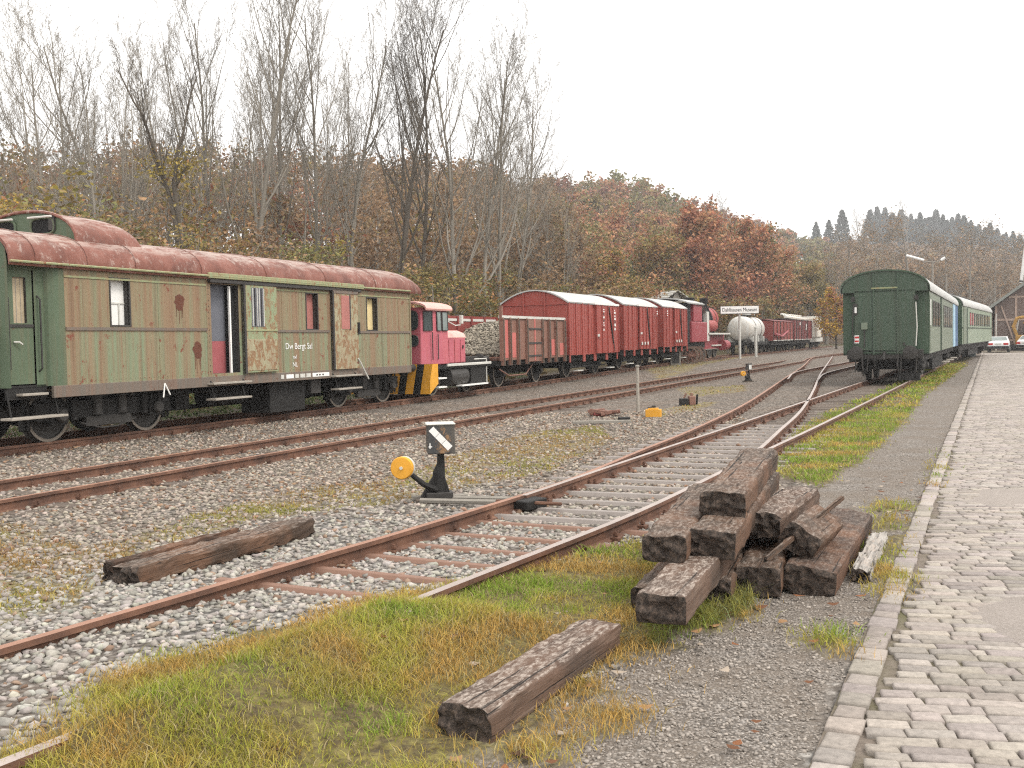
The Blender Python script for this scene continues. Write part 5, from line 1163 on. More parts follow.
# ------------------------------------------------------------------ small things in the yard
def face_frame(bx, by, z0=0): return empty
M['lampblack'] = m_paint('chipped_black_paint', (.035, .036, .038), (.10, .07, .05), .35, fade=(.075, .075, .075), flake=-.5)
M['yellowdull'] = m_plain('dull_yellow_paint', (.36, .20, .045), .7, .4, 5)
def make_lantern(loc, rz, sc, label, far=False):
    p = empty('points_lantern', (*loc, 0), rz, label, 'points lantern', 'points lanterns'); p.scale = (sc,)*3
    b = MB(); b.box(-.26, .26, -.13, .12, .0, .05, 'oldsl'); b.box(-.14, .16, -.11, .11, .05, .12, 'under2'); b.tube([(.0, 0, .1), (.01, 0, .34), (.035, 0, .44), (.035, 0, .56)], [.085, .07, .045, .04], 'under', 12)
    b.add([(-.2, -.06, .07), (.14, -.06, .07), (.06, -.05, .34), (-.03, -.05, .34), (-.2, .06, .07), (.14, .06, .07), (.06, .05, .34), (-.03, .05, .34)], [(0, 1, 2, 3), (4, 7, 6, 5), (0, 3, 7, 4), (1, 5, 6, 2), (3, 2, 6, 7)], 'under'); b.box(-.3, .34, .05, .11, .02, .07, 'post'); b.build('base', p, bevel=.008)
    b = MB(); b.tube([(-.02, -.07, .15), (-.17, -.09, .22), (-.33, -.11, .36)], [.038, .032, .026], 'under', 8); b.tube([(-.06, .03, .13), (-.22, -.02, .24)], .022, 'under2', 8); b.build('lever', p)
    b = MB(); c = (-.40, -.12, .42); ax = (-.30, -.95, .05); b.lathe([(.118, -.075), (.128, -.065), (.128, .0)], c, ax, 'offwhite' if not far else 'yellow', 32); b.lathe([(.127, 0), (.127, .05), (.118, .062), (.02, .064)], c, ax, 'yellow', 32); b.lathe([(.018, .06), (.018, .085)], c, ax, 'offwhite', 10); b.build('counterweight', p, smooth=True)
    hd = MB(); w = .155 if not far else .12; hd.box(.035-w, .035+w, -w*.92, w*.92, .56, .89, 'lampblack'); hd.box(.035-w-.012, .035+w+.012, -w*.92-.012, w*.92+.012, .885, .905, 'offwhite' if not far else 'frame_dark'); hd.box(.0, .07, -.04, .04, .53, .56, 'under'); head = hd.build('lamp_housing', p, bevel=.01)
    y = -w*.92
    b = MB()
    if not far:
        # white diagonal bar, falling from upper left to lower right, and small cross
        a = math.radians(-47); cx, cz = .028, .735
        for k in (-1, 0, 1):
            q = []
            for (u, v) in ((-.050, -.036), (.050, -.036), (.050, .036), (-.050, .036)):
                u2 = u+k*.104; q.append((cx+u2*math.cos(a)-v*math.sin(a), y-.004, cz+u2*math.sin(a)+v*math.cos(a)))
            b.add(q, [(0, 1, 2, 3)], 'white')
        b.box(-.098, -.086, y-.005, y-.002, .625, .685, 'white'); b.box(-.108, -.068, y-.006, y-.003, .640, .652, 'white')
        x = .035+w
        for k in range(3): b.box(x+.002, x+.006, -.035, .04, .60+.093*k, .686+.093*k, 'white')
    else:
        b.box(.035-.07, .035+.09, y-.006, y-.002, .61, .84, 'white')
    b.build('signal_face', head)
    return p
def make_yard():
    L = make_lantern((-.86, 11.70), R_(8), 1.0, 'points lantern with a yellow counterweight beside the nearest turnout')
    make_lantern((9.55, 41.8), R_(26), .82, 'small distant points lantern beside the middle track with a white face', True)
    # thin marker post, yellow block, red scrap, dark scrap
    x, y = at(638, 412); b = MB(); b.tube([(0, 0, -.1), (0, 0, .5), (.0, 0, 1.13)], [.045, .043, .038], 'woodpale', 8); b.lathe([(.055, 0), (.055, .03), (.04, .05)], (0, 0, 1.12), (0, 0, 1), 'post', 8); o = b.build('marker_post', bevel=.004); o.location = (x, y, 0); tag(o, 'short thin grey post standing next to the yellow block between the tracks', 'post')
    x, y = at(654, 417); b = MB(); b.box(-.22, .20, -.12, .12, 0, .20, 'yellow'); b.box(-.15, .12, -.09, .09, .2, .235, 'yellow'); b.box(-.06, .05, -.05, .05, .245, .30, 'frame_dark'); b.box(-.18, -.05, -.07, .07, .245, .265, 'frame_dark'); o = b.build('yellow_block', bevel=.02); o.location = (x, y, 0); o.scale = (.85, .85, .9); o.rotation_euler = (0, 0, -.25); tag(o, 'yellow painted block at the foot of the thin grey post', 'block')
    x, y = at(608, 416); b = MB(); g = random.Random(4)
    for k in range(12):
        a = g.uniform(-.4, .4); px, py = g.uniform(-.4, .35), g.uniform(-.4, .4); Lk = g.uniform(.25, .6)
        b.box(-Lk/2, Lk/2, -.05, .05, 0, g.uniform(.05, .12), 'rustwag' if k % 3 else 'redlow', Matrix.Translation((px, py, .02+.04*(k % 3))) @ Matrix.Rotation(a, 4, 'Z') @ Matrix.Rotation(g.uniform(-.2, .2), 4, 'Y'))
    o = b.build('scrap_iron', bevel=.008); o.location = (x, y, 0); o.scale = (.75, .9, .8); tag(o, 'small pile of red rusty scrap iron left of the thin grey post', 'scrap iron')
    x, y = at(605, 424); b = MB(); b.box(-.7, .55, -.05, .05, 0, .07, 'post'); b.box(.3, .55, .05, .25, 0, .12, 'under'); o = b.build('loose_plank', bevel=.01); o.location = (x, y, .01); o.rotation_euler = (0, 0, .0); tag(o, 'grey plank lying in the ballast in front of the red scrap iron', 'plank')
    x, y = at(687, 405); b = MB(); b.box(-.20, .02, -.15, .12, 0, .18, 'under'); b.box(.05, .22, -.10, .16, 0, .24, 'rustwag'); b.tube([(-.1, .1, .1), (.0, .1, .32)], .03, 'rustsl', 8); b.tube([(.13, .1, .2), (.16, .1, .32)], .04, 'rustsl', 8); b.tube([(.28, .1, 0), (.3, .1, .28)], .03, 'under', 8); o = b.build('iron_fitting', bevel=.02); o.location = (x, y, 0); tag(o, 'dark iron fitting lying in the ballast right of the yellow block', 'iron fitting')
    # station sign
    p = empty('station_sign', (15.45, 70, float(gh(15.45, 70))), PI/2-R_(96), 'white station name board on a single pale post before the silver tank wagon', 'sign'); p.rotation_euler = (0, 0, R_(4))
    b = MB(); b.tube([(0, 0, 0), (0, 0, 3.3)], .085, 'offwhite', 10); b.build('post', p)
    b = MB(); b.box(-1.36, 1.30, -.16, -.10, 3.02, 3.56, 'frame_dark'); b.box(-1.33, 1.27, -.165, -.159, 3.05, 3.53, 'white'); bd = b.build('board', p)
    text('lettering', 'Dahlhausen Museum', .36, bd, (-.03, -.17, 3.18), (PI/2, 0, 0), 'black', .002, 'CENTER', .80)
    X, Y = 17.6, 74.5; b = MB(); b.tube([(0, 0, 0), (0, 0, 2.1)], .10, 'offwhite', 8); b.lathe([(.12, 0), (.12, .04), (.04, .10)], (0, 0, 2.1), (0, 0, 1), 'offwhite', 8); o = b.build('marker_post'); o.location = (X, Y, float(gh(X, Y))); tag(o, 'white marker post in front of the right half of the silver tank wagon', 'post')
    # loose wheelsets
    for k, d in enumerate((0, 2.1)):
        X, Y = 10.05+.30*d, 58.4+.93*d; z = float(gh(X, Y)); p = empty('loose_wheelset', (X, Y, z), R_(72), ('loose spoked wheelset standing on the grass, nearer of the two', 'loose spoked wheelset standing on the grass, farther of the two')[k], 'wheelset', 'loose wheelsets')
        for s in (0, 1.5):
            b = MB(); r = .48
            b.lathe([(r-.07, -.06), (r+.02, -.06), (r+.02, -.02), (r, 0), (r, .06), (r-.07, .06), (r-.07, -.06)], (s, 0, r), (1, 0, 0), 'rustsl', 28, False)
            b.lathe([(.11, -.09), (.11, .09)], (s, 0, r), (1, 0, 0), 'rustwag', 12)
            for q in range(9): a = 2*PI*q/9; b.tube([(s, .09*math.cos(a), r+.09*math.sin(a)), (s, (r-.06)*math.cos(a), r+(r-.06)*math.sin(a))], .028, 'rustwag', 6)
            b.lathe([(r-.01, -.0655), (r-.01, -.062), (r-.06, -.062)], (s, 0, r), (1, 0, 0), 'tyre', 28, False)
            b.build('wheel', p)
        b = MB(); b.tube([(-.2, 0, .48), (1.7, 0, .48)], .07, 'rustwag', 10); b.build('axle', p)
    X, Y = 9.05, 57.3; b = MB(); b.box(-.28, .28, -.25, .25, 0, .85, 'post'); b.box(-.31, .31, -.28, .28, .85, .9, 'post'); b.box(-.2, .2, -.26, -.245, .1, .75, 'under2'); o = b.build('cable_cabinet', bevel=.01); o.location = (X, Y, float(gh(X, Y))); tag(o, 'grey cable cabinet left of the loose wheelsets', 'cabinet')
    # hut behind the vans
    o = atY(668, 295, 76); p = empty('hut', (o.x, o.y, .3), R_(20), 'hut with a grey slatted pitched roof showing above the red vans', 'hut')
    b = MB(); b.box(-.9, .9, -1.2, 1.2, 0, 3.5, 'post'); b.build('wall', p); b = MB()
    zt = o.z-.3+.3
    for s in (-1, 1):
        for k in range(9):
            t0, t1 = k/9, (k+.8)/9; b.add([(s*t0*1.2, -1.5, zt-t0*.75), (s*t1*1.2, -1.5, zt-t1*.75), (s*t1*1.2, 1.5, zt-t1*.75), (s*t0*1.2, 1.5, zt-t0*.75), (s*t0*1.2, -1.5, zt-.06-t0*.75), (s*t1*1.2, -1.5, zt-.06-t1*.75), (s*t1*1.2, 1.5, zt-.06-t1*.75), (s*t0*1.2, 1.5, zt-.06-t0*.75)],
                                         [(0, 1, 2, 3), (4, 7, 6, 5), (0, 4, 5, 1), (2, 6, 7, 3), (1, 5, 6, 2), (0, 3, 7, 4)], 'offwhite' if k % 2 else 'post')
    b.add([(-.9, -1.25, 3.4), (.9, -1.25, 3.4), (0, -1.25, zt-.08), (-.9, 1.25, 3.4), (.9, 1.25, 3.4), (0, 1.25, zt-.08)], [(0, 1, 2), (3, 5, 4), (0, 2, 5, 3), (1, 4, 5, 2)], 'post'); b.build('roof', p)
    # bin
    X, Y = 33.0, 74.6; p = empty('wheelie_bin', (X, Y, .02), R_(20), 'dark grey wheeled bin on the grass beside the pale green coach', 'bin')
    b = MB(); b.add([(sx*(.28+.06*t), sy*(.32+.06*t), .06+.92*t) for t in (0, 1) for sx, sy in ((-1, -1), (1, -1), (1, 1), (-1, 1))], [(0, 1, 5, 4), (1, 2, 6, 5), (2, 3, 7, 6), (3, 0, 4, 7), (3, 2, 1, 0)], 'binp'); b.box(-.36, .36, -.40, -.37, .86, .95, 'binp'); b.build('body', p, bevel=.02)
    b = MB(); b.box(-.37, .37, -.42, .42, .98, 1.03, 'binp'); b.box(-.33, .33, -.36, .36, 1.03, 1.07, 'offwhite'); b.tube([(-.3, .46, 1.0), (.3, .46, 1.0)], .02, 'binp', 8); b.build('lid', p, bevel=.015)
    for s in (-1, 1): 
        b = MB(); b.lathe([(.1, -.03), (.1, .03)], (s*.3, .3, .1), (1, 0, 0), 'rubber', 14); b.build('wheel', p)
    # yard lamp
    o = atY(932.4, 262, 108); p = empty('yard_lamp', (o.x, o.y, 0), R_(-8), 'tall yard lamp with two long tube lights on arms above the coaches', 'lamp'); zt = o.z
    b = MB(); b.tube([(0, 0, 0), (0, 0, zt+.1)], [.16, .10], 'post', 8); b.build('post', p)
    for x0, x1, z0, z1 in ((-.25, -2.6, zt+.15, zt+.75), (.25, 1.25, zt+.1, zt+.42)):
        b = MB(); b.tube([(0, 0, zt), (x0*3.5, 0, zt+.1)], .05, 'post', 6); b.build('arm', p); b = MB(); b.tube([(x0*3.4, 0, z0+.05), (x1, 0, z1)], .14, 'white', 8); b.build('lamp_tube', p)
    # cars
    def car(loc, rz, label, hatch):
        p = empty('parked_car', loc, rz, label, 'car', 'white cars parked by the shed')
        Lc = 4.3 if not hatch else 3.7; W = .84; b = MB()
        if hatch: side = [(0, .30), (.02, .72), (.05, .92), (.25, 1.02), (.55, 1.42), (1.9, 1.42), (2.55, .98), (3.45, .86), (3.65, .70), (3.68, .30)]
        else: side = [(0, .32), (-.02, .62), (.04, .92), (.75, .98), (1.3, 1.38), (2.45, 1.38), (3.1, .96), (4.05, .84), (4.25, .66), (4.28, .32)]
        n = len(side); ins = [.0 if z < 1.05 else .13 for x, z in side]
        b.add([(x, -W+i, z) for (x, z), i in zip(side, ins)]+[(x, W-i, z) for (x, z), i in zip(side, ins)], [tuple(range(n)), tuple(range(2*n-1, n-1, -1))]+[(i, n+i, n+(i+1) % n, (i+1) % n) for i in range(n)], 'carwhite'); b.build('body', p, bevel=.04, seg=2)
        def gl(i, j, t0=.12, t1=.9, m='glass', nm='window'):
            (x0, z0), (x1, z1) = side[i], side[j]; a = (x0+(x1-x0)*t0, z0+(z1-z0)*t0); c = (x0+(x1-x0)*t1, z0+(z1-z0)*t1); nx, nz = -(z1-z0), (x1-x0); l = math.hypot(nx, nz); ox, oz = nx/l*.012, nz/l*.012
            w0, w1 = W-.10-.13*t0*.6, W-.22; b = MB(); b.quad((a[0]+ox, -w0, a[1]+oz), (a[0]+ox, w0, a[1]+oz), (c[0]+ox, w1, c[1]+oz), (c[0]+ox, -w1, c[1]+oz), m); b.build(nm, p)
        gl(3, 4, m='glassl'); gl(5, 6)
        for s in (-1, 1):
            b = MB(); x4, x5, x6, x3 = side[4][0], side[5][0], side[6][0], side[3][0]; t = lambda z: W-.13*max(0, (z-1.0)/.4)+.012
            b.add([(x3+.25*(x4-x3)+.12, s*t(1.02), 1.04), (x6-.2, s*t(1.02), 1.04), (x5-.03, s*t(1.34), 1.33), (x4+.06, s*t(1.34), 1.33)], [(0, 1, 2, 3)], 'glass'); b.build('window', p)
            b = MB(); b.box(-.035, .03, s*.62-.2, s*.62+.2, .66, .82, 'red'); b.build('tail_light', p)
            for x in (.75, Lc-.85):
                b = MB(); b.lathe([(.30, -.10), (.30, .09)], (x, s*(W-.06), .30), (0, 1, 0), 'rubber', 20); b.lathe([(.19, 0), (.19, .1), (.1, .105)], (x, s*(W-.06), .30), (0, s, 0), 'offwhite', 16); b.build('wheel', p)
        b = MB(); b.box(-.09, .08, -W-.01, W+.01, .34, .56, 'rubber'); b.build('bumper', p, bevel=.03); b = MB(); b.box(-.05, -.03, -.26, .26, .68, .79, 'offwhite'); b.build('number_plate', p)
    car((42.55, 90.5, .03), PI/2-R_(27), 'white saloon car with its tail lights towards us, parked before the shed', False)
    car((47.3, 95.5, .03), PI/2-R_(66), 'white hatchback parked at the right, half hidden behind the saloon', True)
    car((42.3, 97.0, .03), PI/2-R_(30), 'white car mostly hidden behind the saloon, only its left corner showing', False)
    # half-timbered shed
    o = atY(995, 350, 101); p = empty('goods_shed', (o.x, o.y, 0), -R_(24), 'half-timbered brick goods shed with a dark pitched roof at the right edge', 'shed')
    Wd = 14; ze = 4.35; zr = ze+Wd/2*.74; b = MB()
    b.add([(0, 0, 0), (Wd, 0, 0), (Wd, 0, ze), (Wd/2, 0, zr), (0, 0, ze), (0, 30, 0), (Wd, 30, 0), (Wd, 30, ze), (Wd/2, 30, zr), (0, 30, ze)], [(0, 1, 2, 3, 4), (5, 9, 8, 7, 6), (0, 4, 9, 5), (1, 6, 7, 2)], 'brickw'); b.build('wall', p)
    b = MB()
    for x in (.0, 1.75, 3.4, 5.2, 7, 9, 11): b.box(x, x+.2, -.05, .0, 0, min(ze, 9) if x == 0 else min(ze+.74*x-.2, ze+1.3+.0*x), 'timber')
    for z in (.9, 2.9): b.box(.2, 13, -.052, -.0, z, z+.2, 'timber')
    b.box(1.2, 13, -.053, -.0, ze+.75, ze+.93, 'timber'); b.box(3.4, 3.6, -.05, 0, ze+.9, ze+2.2, 'timber')
    q = Vector((.25, 0, ze)); b.tube([(.55, -.06, ze), (1.9, -.06, .2)], .1, 'timber', 4); b.build('timber_frame', p)
    b = MB(); ov = .9
    for s in (0, 1):
        f = (lambda x: x) if s == 0 else (lambda x: Wd-x)
        b.add([(f(-ov), -.8, ze-ov*.74+.12), (f(Wd/2), -.8, zr+.12), (f(Wd/2), 31, zr+.12), (f(-ov), 31, ze-ov*.74+.12), (f(-ov), -.8, ze-ov*.74+.34), (f(Wd/2), -.8, zr+.34), (f(Wd/2), 31, zr+.34), (f(-ov), 31, ze-ov*.74+.34)], [(0, 1, 2, 3), (4, 7, 6, 5), (0, 3, 7, 4)], 'slateroof')
        b.add([(f(-ov), -.8, ze-ov*.74+.05), (f(Wd/2), -.8, zr+.05), (f(Wd/2), -.82, zr+.36), (f(-ov), -.82, ze-ov*.74+.36)], [(0, 1, 2, 3)], 'roofedge')
    b.build('roof', p)
    b = MB(); b.tube([(.1, -.4, ze-.75), (.1, -.4, 0)], .06, 'offwhite', 6); b.build('downpipe', p)
    o = atY(1021, 279, 101.5); b = MB(); b.tube([(o.x, o.y, o.z-.4), (o.x+.55, o.y, o.z+4.2)], [.16, .12], 'white', 8); b.lathe([(.2, 0), (.2, .15)], (o.x, o.y, o.z-.3), (.12, 0, 1), 'frame_dark', 8); m = b.build('mast'); tag(m, 'white mast rising from the shed roof at the right edge', 'mast')
    # low annex left of the shed
    o = atY(974, 350, 106); p = empty('lean_to', (o.x, o.y, 0), -R_(24), 'low green lean-to with a thin flat roof left of the brick shed', 'lean-to')
    b = MB(); b.box(.6, 2.4, .5, 12, 0, 3.2, 'dkgreen'); b.build('wall', p); b = MB(); b.add([(-.6, 0, 3.9), (2.6, 0, 4.5), (2.6, 12, 4.5), (-.6, 12, 3.9), (-.6, 0, 4.1), (2.6, 0, 4.7), (2.6, 12, 4.7), (-.6, 12, 4.1)], [(0, 1, 2, 3), (4, 7, 6, 5), (0, 4, 5, 1), (0, 3, 7, 4), (1, 5, 6, 2)], 'offwhite'); b.build('roof', p)
    b = MB()
    for x in (.7, 1.6): b.box(x, x+.14, .2, .35, 0, 4.3, 'timber')
    b.build('post', p)
    # yellow machine by the shed
    o = atY(1012, 345, 99.3); p = empty('excavator', (o.x, o.y, .0), -R_(24), 'yellow and black digger standing in front of the brick wall', 'digger')
    b = MB(); b.box(-.2, 2.6, -.6, .6, 0, .55, 'black'); b.build('track_frame', p, bevel=.1); b = MB(); b.box(.3, 2.5, -.7, .7, .6, 1.5, 'yellowdull'); b.build('body', p, bevel=.05); b = MB(); b.box(1.0, 2.3, -.6, .6, 1.5, 2.6, 'glass'); b.box(.95, 2.35, -.65, .65, 2.6, 2.72, 'yellowdull'); b.build('cab', p)
    b = MB(); b.tube([(.5, -.4, 1.2), (.1, -.5, 2.3), (.4, -.55, 3.1), (1.0, -.6, 3.2)], .16, 'yellowdull', 8); b.tube([(1.0, -.6, 3.2), (1.5, -.7, 2.6), (1.6, -.75, 1.7)], .13, 'yellowdull', 8); b.tube([(.35, -.35, 1.6), (.55, -.5, 2.9)], .06, 'offwhite', 6); b.build('boom', p); b = MB(); b.lathe([(.3, -.3), (.42, -.28), (.42, .28), (.3, .3)], (1.55, -.78, 1.5), (1, 0, 0), 'black', 10); b.build('bucket', p)
make_yard()

# ------------------------------------------------------------------ hills
TAB = [(-700,48,125,158,12),(-250,48,125,158,12),(0,50,125,158,12),(300,54,150,160,12),(480,62,190,164,12),(540,80,240,176,12),(585,100,290,183,12),(625,105,300,182,12),(665,110,310,190,12),(700,130,330,206,12),(745,150,370,222,12),(785,165,420,231,12),(830,170,520,240,13),(870,180,600,243,13),(950,200,620,243,13),(1024,210,620,252,13),(1300,220,620,240,13),(1800,220,620,240,13)]
TABa = np.array(TAB, float); TABa[:, 3] = [CH+(ray(u, v)[2]/math.hypot(*ray(u, v)[:2]))*D for u, B, D, v, t in TAB]; TABa[:, 3] -= TABa[:, 4]
AZ = np.array([math.atan2(ray(u, 340)[0], ray(u, 340)[1]) for u in TABa[:, 0]])
def hill(az, d):
    B = np.interp(az, AZ, TABa[:, 1]); D = np.interp(az, AZ, TABa[:, 2]); Z = np.interp(az, AZ, TABa[:, 3])
    t = np.clip((d-B)/(D-B), 0, 1); s = t*(.55+.45*t*(2-t)) if True else t
    X = d*np.sin(az); Y = d*np.cos(az)
    return Z*np.clip(s, 0, 1)+(fbm(X*.03, Y*.03, 90)-.5)*7*t*(1-.7*t), B, D
def make_hills():
    az = np.linspace(-1.15, .95, 150); ds = np.concatenate([np.linspace(40, 220, 46), np.linspace(230, 900, 50), [1100, 1280]])
    A, Dd = np.meshgrid(az, ds, indexing='ij'); Z, B, D = hill(A, Dd); Z = Z-.6
    Z = np.where(Dd > D+60, Z-(Dd-D-60)*.12, Z); Z = np.maximum(Z, -3)
    v = np.stack([Dd*np.sin(A), Dd*np.cos(A), Z], -1).reshape(-1, 3); ni, nj = A.shape; i = np.arange(ni*nj).reshape(ni, nj)
    q = np.stack([i[:-1, :-1], i[1:, :-1], i[1:, 1:], i[:-1, 1:]], -1).reshape(-1, 4)
    t = NT('leaf_litter_slope'); vv = t.co(); c = t.ramp(t.noise(vv, .35, 8, .7), [(.3, (.055, .038, .022)), (.5, (.105, .065, .035)), (.7, (.085, .075, .03))]); M['slope'] = t.out(c, .95)
    tag(npmesh('hills', v, q, ['slope'], smooth=True), kind='structure')
make_hills()

# ------------------------------------------------------------------ trees
def grow(seed, spec):
    """spec: per level (n children, angle, length ratio, start, segments, wiggle, tropism). unit height 1. returns segs, tips"""
    g = random.Random(seed); segs = []; tips = []
    def rec(p, d, L, r, lv):
        n = spec['segs'][lv]; wig = spec['wig'][lv]; tr = spec['trop'][lv]; last = lv == len(spec['n'])
        pts = [(p, r)]; q = p; dd = d
        for i in range(n):
            dd = (dd+Vector((g.gauss(0, wig), g.gauss(0, wig), g.gauss(0, wig)*.6+tr))).normalized(); q2 = q+dd*(L/n)
            rr = r*(1-.80*(i+1)/n) if not last else r*(1-.6*(i+1)/n)
            segs.append((*q, *q2, pts[-1][1], rr, lv)); q = q2; pts.append((q, rr))
        if last: tips.append(q); return
        k = spec['n'][lv]; st = spec['start'][lv]
        for j in range(k):
            t = st+(1-st)*(j+g.random())/k; i = min(n-1, int(t*n)); f = t*n-i; a, ra = pts[i]; b, rb = pts[i+1]
            pos = a.lerp(b, f); axis = (b-a).normalized(); o = axis.orthogonal().normalized(); o.rotate(Matrix.Rotation(g.random()*2*PI, 3, axis))
            ang = spec['ang'][lv]*(1+g.uniform(-.3, .3)); nd = axis*math.cos(ang)+o*math.sin(ang)
            rec(pos, nd, L*spec['ratio'][lv]*(1-spec['fall'][lv]*t)*g.uniform(.75, 1.2), max(spec['rmin'], (ra+(rb-ra)*f)*spec['rr'][lv]), lv+1)
        tips.append(q)
    for s in range(spec.get('stems', 1)):
        a = g.random()*2*PI; sp = spec.get('spread', 0)
        rec(Vector((math.cos(a)*sp*.12, math.sin(a)*sp*.12, 0)), Vector((math.cos(a)*sp, math.sin(a)*sp, 1)).normalized(), spec['H']*g.uniform(.82, 1) if s else spec['H'], spec['r0']*(1 if s == 0 else g.uniform(.6, .95)), 0)
    return np.array(segs), np.array([tuple(t) for t in tips])
def seg_mesh(S, sides):
    p0, p1 = S[:, :3], S[:, 3:6]; d = p1-p0; d /= np.maximum(np.linalg.norm(d, axis=1), 1e-9)[:, None]
    ref = np.where(np.abs(d[:, 2:3]) < .9, np.array([[0, 0, 1.]]), np.array([[1., 0, 0]])); a = np.cross(d, ref); a /= np.linalg.norm(a, axis=1)[:, None]; b = np.cross(d, a)
    V = []
    for p, r in ((p0, S[:, 6]), (p1, S[:, 7])):
        for k in range(sides): V.append(p+(a*math.cos(2*PI*k/sides)+b*math.sin(2*PI*k/sides))*r[:, None])
    V = np.stack(V, 1); n = len(S); base = (np.arange(n)*2*sides)[:, None]
    Fq = np.concatenate([base+np.array([[k, (k+1) % sides, sides+(k+1) % sides, sides+k]]) for k in range(sides)])
    return V.reshape(-1, 3), Fq
def wood_mesh(S):
    big = S[:, 8] <= 1; v1, f1 = seg_mesh(S[big], 6); v2, f2 = seg_mesh(S[~big], 3)
    return np.concatenate([v1, v2]), np.concatenate([f1, f2+len(v1)])
def leaf_quads(C, size, g, flat=.0):
    """C: centres (n,3) -> randomly turned kinked leaf quads"""
    n = len(C); a = g.normal(size=(n, 3)); a /= np.linalg.norm(a, axis=1)[:, None]; b = g.normal(size=(n, 3)); b -= a*(a*b).sum(1)[:, None]; b /= np.linalg.norm(b, axis=1)[:, None]
    s = (size*(.6+.8*g.random(n)))[:, None]
    V = np.stack([C-a*s, C-b*s*.55, C+a*s, C+b*s*.55], 1).reshape(-1, 3)
    return V, (np.arange(n)*4)[:, None]+np.array([[0, 1, 2, 3]])
TALL = dict(H=1., r0=.0085, rmin=.00033, n=[19, 9, 7, 4], ang=[.52, .50, .55, .6], ratio=[.48, .44, .42, .5], fall=[.55, .45, .4, .3], rr=[.52, .5, .55, .7], start=[.27, .25, .2, .15], segs=[12, 7, 4, 3, 2], wig=[.035, .06, .10, .14, .2], trop=[.03, .14, .10, .07, .04])
def tree_obj(name, S, tips, hgt, loc, rz, label, group, bark='bark', leaves=None, seed=0, mesh=None, cat='tree', sx=1.):
    """trunk (wood with all twigs) as the thing's own part, crown of leaves as another"""
    p = empty(name, loc, rz, label, cat, group)
    p.scale = (hgt*sx, hgt*sx, hgt)
    if mesh: 
        for me, nm in mesh:
            o = bpy.data.objects.new(nm, me); COL.objects.link(o); o.parent = p
        return p, mesh
    v, f = wood_mesh(S); out = [(npmesh('trunk', v, f, [bark], parent=p, smooth=True).data, 'trunk')]
    if leaves is not None:
        V, Fq, C = leaves; out.append((npmesh('crown', V, Fq, ['leaf'], C, parent=p).data, 'crown'))
    return p, out
def crown(S, tips, n, size, cols, seed, spread=.05, zmin=0., jit=.5):
    g = np.random.default_rng(seed); L = S[S[:, 8] >= max(1, S[:, 8].max()-1)]; k = g.integers(0, len(L), n); t = g.random((n, 1))
    C = L[k, :3]*(1-t)+L[k, 3:6]*t+g.normal(size=(n, 3))*spread; C = C[C[:, 2] > zmin]; n = len(C)
    V, Fq = leaf_quads(C, np.full(n, size), g)
    cl = fbm(C[:, 0]*9+seed, C[:, 2]*9+C[:, 1]*7, seed)[:, None]; ci = np.clip(((cl-.5)*1.6+.5+.35*(g.random((n, 1))-.5))*len(cols), 0, len(cols)-1).astype(int)[:, 0]
    col = np.array(cols)[ci]*(1+jit*(g.random((n, 1))-.5))
    return V, Fq, np.repeat(col, 4, 0)
RUSSET = [(0.259, 0.114, 0.072), (0.356, 0.149, 0.087), (0.413, 0.212, 0.109), (0.325, 0.207, 0.104)]
OLIVE = [(0.174, 0.145, 0.055), (0.239, 0.189, 0.072), (0.275, 0.203, 0.072), (0.29, 0.152, 0.065)]
BROWN = [(0.2, 0.131, 0.083), (0.264, 0.168, 0.096), (0.296, 0.184, 0.099), (0.24, 0.176, 0.096)]
GOLD = [(0.396, 0.242, 0.039), (0.462, 0.297, 0.044), (0.33, 0.242, 0.055), (0.275, 0.22, 0.055)]
GREENISH = [(0.128, 0.128, 0.053), (0.18, 0.18, 0.068), (0.225, 0.203, 0.075), (0.255, 0.18, 0.075)]
DARKRED = [(0.222, 0.107, 0.083), (0.289, 0.128, 0.097), (0.324, 0.171, 0.109), (0.242, 0.158, 0.104)]
def gz(X, Y):
    az = math.atan2(X, Y); d = math.hypot(X, Y); z, B, D = hill(np.array(az), np.array(d))
    return float(z)-.6 if d > B else float(gh(X, Y))-.05
def place(u, Y, top):
    X = (u-512)/1035.*Y*1.0; o = atY(u, top, Y); z = gz(o.x, Y); return (o.x, Y, z), o.z-z
